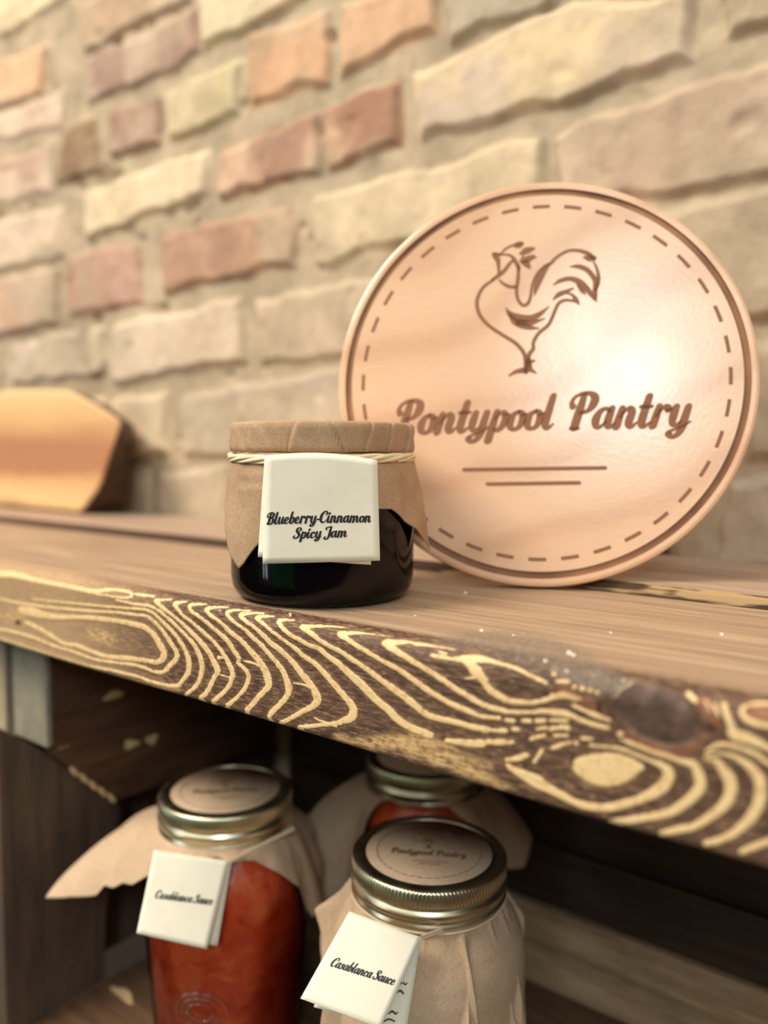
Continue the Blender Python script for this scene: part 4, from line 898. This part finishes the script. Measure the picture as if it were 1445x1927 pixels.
# little printed cherries of residue in the jam
# ------------------------------------------------------------------ sauce jars on the crate floor
LZ = -0.1325
def sauce_jar(c, label, table, kseed, pleat, npl, ridge=0.0):
    """c = lid centre (top)"""
    root = empty('sauce_jar', (c[0], c[1], FZ)); tag(root, label, 'jar', 'mason jars of sauce in the crate')
    C0 = np.array([c[0], c[1], 0.0]); top = c[2]; hb = top - FZ
    def P(l): return [(r, z_) for r, z_ in l]
    o_ = [(0, FZ + .0005), (.030, FZ + .0005), (.036, FZ + .002), (.0405, FZ + .008), (.0435, FZ + .024), (.0465, FZ + .060), (.0482, top - .070), (.0482, top - .050), (.0468, top - .040), (.0425, top - .030), (.0375, top - .0235), (.0362, top - .018), (.0360, top - .0016)]
    i_ = [(r - .0022, z_ + .0 if k < 12 else z_) for k, (r, z_) in list(enumerate(o_))[:3:-1]] + [(.036, FZ + .0085), (.030, FZ + .0052), (0, FZ + .0048)]
    lathe('glass', o_, C0, M_THIN, root, 144)
    sc = [(0, FZ + .0050), (.0298, FZ + .0054), (.0358, FZ + .0087)] + [(r - .0025, z_) for r, z_ in o_[4:11]] + [(.0338, top - .021), (0, top - .021)]
    lathe('sauce', sc, C0, M_SAUCE, root, 128)
    def ribs(t, z_, k): return np.where((z_ > top - .0082) & (z_ < top - .0012), 0.00022 * np.sin(t * 130), 0) + 0 * t
    bp = [(.0332, top - .0010), (.0335, top), (.0378, top), (.0386, top - .0008), (.0389, top - .0016), (.0389, top - .0045), (.0389, top - .0078), (.0382, top - .0086), (.0379, top - .0094), (.0384, top - .0102), (.0393, top - .0113), (.0395, top - .0126), (.0390, top - .0140), (.0383, top - .0150), (.0385, top - .0162), (.0392, top - .0172), (.0392, top - .0182), (.0384, top - .0184), (.0376, top - .0182), (.0374, top - .0040), (.0365, top - .0012), (.0332, top - .0010)]
    lathe('lid_band', bp, C0, M_GOLD, root, 780, ribs)
    lathe('lid_disc', [(0, top - .0016), (.0362, top - .0016), (.0362, top - .0008), (.0325, top - .0006), (0, top - .0006)], C0, M_LIDDARK, root, 96)
    ll = lathe('lid_label', [(0, top - .0005), (.0318, top - .0005), (.0318, top - .00025), (0, top - .00025)], C0, M_KRAFT2, root, 96)
    tc_, rt_ = basis(c)
    V, F = [], []
    def lf_(x_, y_): return C0 + rt_ * x_ - tc_ * y_ + np.array([0, 0, top - .00012])
    for k in range(40):
        a = 2 * math.pi * k / 40; ribbons(V, F, [[(.0262 * math.cos(a + s_), .0262 * math.sin(a + s_), .0005) for s_ in (-.055, 0, .055)]], lf_, .002)
    text_to(V, F, 'Pontypool Pantry', lf_, -.0195, .0185, -.0035, -.0060, .0030)
    ribbons(V, F, [[(-.008, -.0105, .0006), (.009, -.0115, .0006)], [(-.005, -.0130, .0006), (.006, -.0138, .0006)]], lf_, .004)
    kr = .0235 / 1300
    ribbons(V, F, [[((X - 640) * kr, .0225 - (Y - 120) * kr * .95, w_ * kr * 1.1) for X, Y, w_ in s_] for s_ in ROO], lf_, .0012)
    link('lid_print', np_mesh('lid_print', V, F), M_BURN, ll, smooth=False)
    def bd(z_):
        zz_ = np.array([p[1] for p in o_]); rr_ = np.array([p[0] for p in o_]); return np.interp(z_, zz_, rr_)
    paper_skirt('paper_skirt', C0, .0372, top - .0172, table, M_KRAFT2, root, pleat, npl, kseed, 0.001, bd, 900, 40, ridge)
    return root, C0, tc_, rt_
def string_between(root, A, B, C0, z_, sag=0.0, r=.0007):
    Vv, Ff = [], []; A, B = np.array(A), np.array(B); t = np.linspace(0, 1, 24)[:, None]
    pth = A * (1 - t) + B * t; pth[:, 2] -= sag * np.sin(np.pi * t[:, 0]); tube(Vv, Ff, pth, r, 8)
    tube(Vv, Ff, pth + np.array([.0006, .0, -.0008]), r * .8, 8)
    ring = [[C0[0] + .0389 * math.cos(a), C0[1] + .0389 * math.sin(a), z_ + .0004 * math.sin(3 * a)] for a in np.linspace(0, 2 * math.pi, 120)]
    tube(Vv, Ff, ring, r, 6); link('string', np_mesh('string', Vv, Ff), M_STRING, root)

LJ = (-0.3463, 0.3042, LZ)
left, C0, tc_, rt_ = sauce_jar(LJ, 'mason jar of red sauce with a kraft paper wing sticking out left',
    [(-180,.062,-.160),(-150,.060,-.160)] + hems(LJ, [(235,1548,.505),(160,1615,.487),(88,1692,.470),(130,1685,.461),(172,1682,.455),(190,1664,.452),(214,1672,.448),(235,1662,.444),(252,1665,.440),(275,1650,.436),(300,1640,.430),
      (360,1612,.422),(440,1618,.424),(481,1622,.430),(522,1641,.437),(562,1669,.447),(594,1727,.460),(602,1690,.475),(606,1620,.49)]) + [(140,.058,-.160)], 5, .0012, 16)
TL, TR, BR_, BL_ = hitd(290, 1600, .418), hitd(431, 1620, .422), hitd(389, 1786, .405), hitd(257, 1756, .402)
l2, _ = card('tag_back_leaf', hitd(292, 1603, .4215), hitd(436, 1621, .4225), hitd(409, 1780, .412), hitd(266, 1757, .408), M_CARD, left, .0003)
t2, fm = card('tag', TL, TR, BR_, BL_, M_CARD, left, .0012)
card_text(t2, fm, [('Casablanca Sauce', .14, .92, .56, .52, .055)])
string_between(left, hitd(434, 1618, .421), hitd(552, 1558, .448), C0, LZ - .0195)
# raised fruit design moulded in the glass
Vv, Ff = [], []
def on_body(ph, z_, r): return C0 + (tc_ * math.cos(ph) + rt_ * math.sin(ph)) * r + np.array([0, 0, z_])
for k, rr_ in enumerate((.014, .0105, .007)):
    pth = [on_body((-.22 + rr_ / .045 * math.cos(a)) * 1.0 - .1, -.238 + rr_ * .8 * math.sin(a), .0476 - .0012 * k * 0 - (.0012 if math.sin(a) < -.2 else 0)) for a in np.linspace(.4 * k, 2 * math.pi * .9 + .4 * k, 60)]
    tube(Vv, Ff, pth, .0006, 6)
link('moulded_emblem', np_mesh('moulded_emblem', Vv, Ff), M_THIN, left)

RJ = (-0.2114, 0.3192, LZ - .0010)
rj, C0, tc_, rt_ = sauce_jar(RJ, 'mason jar wrapped in crumpled kraft paper, nearest the camera in the crate',
    [(-180,.062,-.20),(-120,.055,-.20),(-80,.049,-.215),(-60,.0485,-.235),(-40,.048,-.25),(-20,.048,-.262),(0,.0485,-.27),(20,.049,-.272),(45,.049,-.268),(70,.0475,-.262),(90,.047,-.255),(115,.050,-.24),(150,.057,-.21)], 9, .0022, 13, .0085)
TL, TR, BR_, BL_ = hitd(657, 1715, .356), hitd(791, 1765, .349), hitd(716, 1935, .331), hitd(565, 1879, .336)
l2, fml = card('tag_back_leaf', hitd(659, 1718, .3575), hitd(793, 1764, .3512), hitd(764, 1942, .3400), hitd(590, 1895, .3440), M_CARD, rj, .0002)
t2, fm = card('tag', TL, TR, BR_, BL_, M_CARD, rj, .0012)
card_text(t2, fm, [('Casablanca Sauce', .12, .93, .60, .56, .058)])
V, F = [], []
def leafpx(X, Y):
    Pq = fml(.9, .6, .0003); n_ = np.cross(fml(1, 0) - fml(0, 0), fml(0, 1) - fml(0, 0)); n_ /= np.linalg.norm(n_); return hitp(X, Y, Pq + n_ * 0, n_) 
ribbons(V, F, [[(754,1852,2),(758,1848,3),(762,1853,3),(766,1850,2)], [(748,1868,2),(753,1864,4),(759,1870,3)], [(731,1908,2),(738,1903,4),(744,1908,3),(748,1905,2)], [(722,1922,3),(732,1918,3),(742,1922,3)]], leafpx, 2)
link('leaf_lettering', np_mesh('leaf_lettering', V, F), M_INK, l2, smooth=False)
string_between(rj, hitd(792, 1763, .350), hitd(915, 1718, .380), C0, LZ - .0205)

TJ = tuple(hit(800, 1420, 2, LZ))
tj, C0, tc_, rt_ = sauce_jar(TJ, 'half hidden mason jar of sauce standing behind the two front jars in the crate',
    [(-180,.056,-.165),(-140,.056,-.168)] + hems(TJ, [(566,1548,.545),(572,1640,.528),(600,1730,.512),(642,1724,.500),(668,1640,.492),(690,1540,.484),(720,1500,.480),(780,1512,.478),(840,1518,.482),(900,1560,.490),(955,1635,.500),(990,1630,.515),(996,1580,.53)]) + [(140,.056,-.168)], 21, .0014, 13)

bpy.context.view_layer.update()
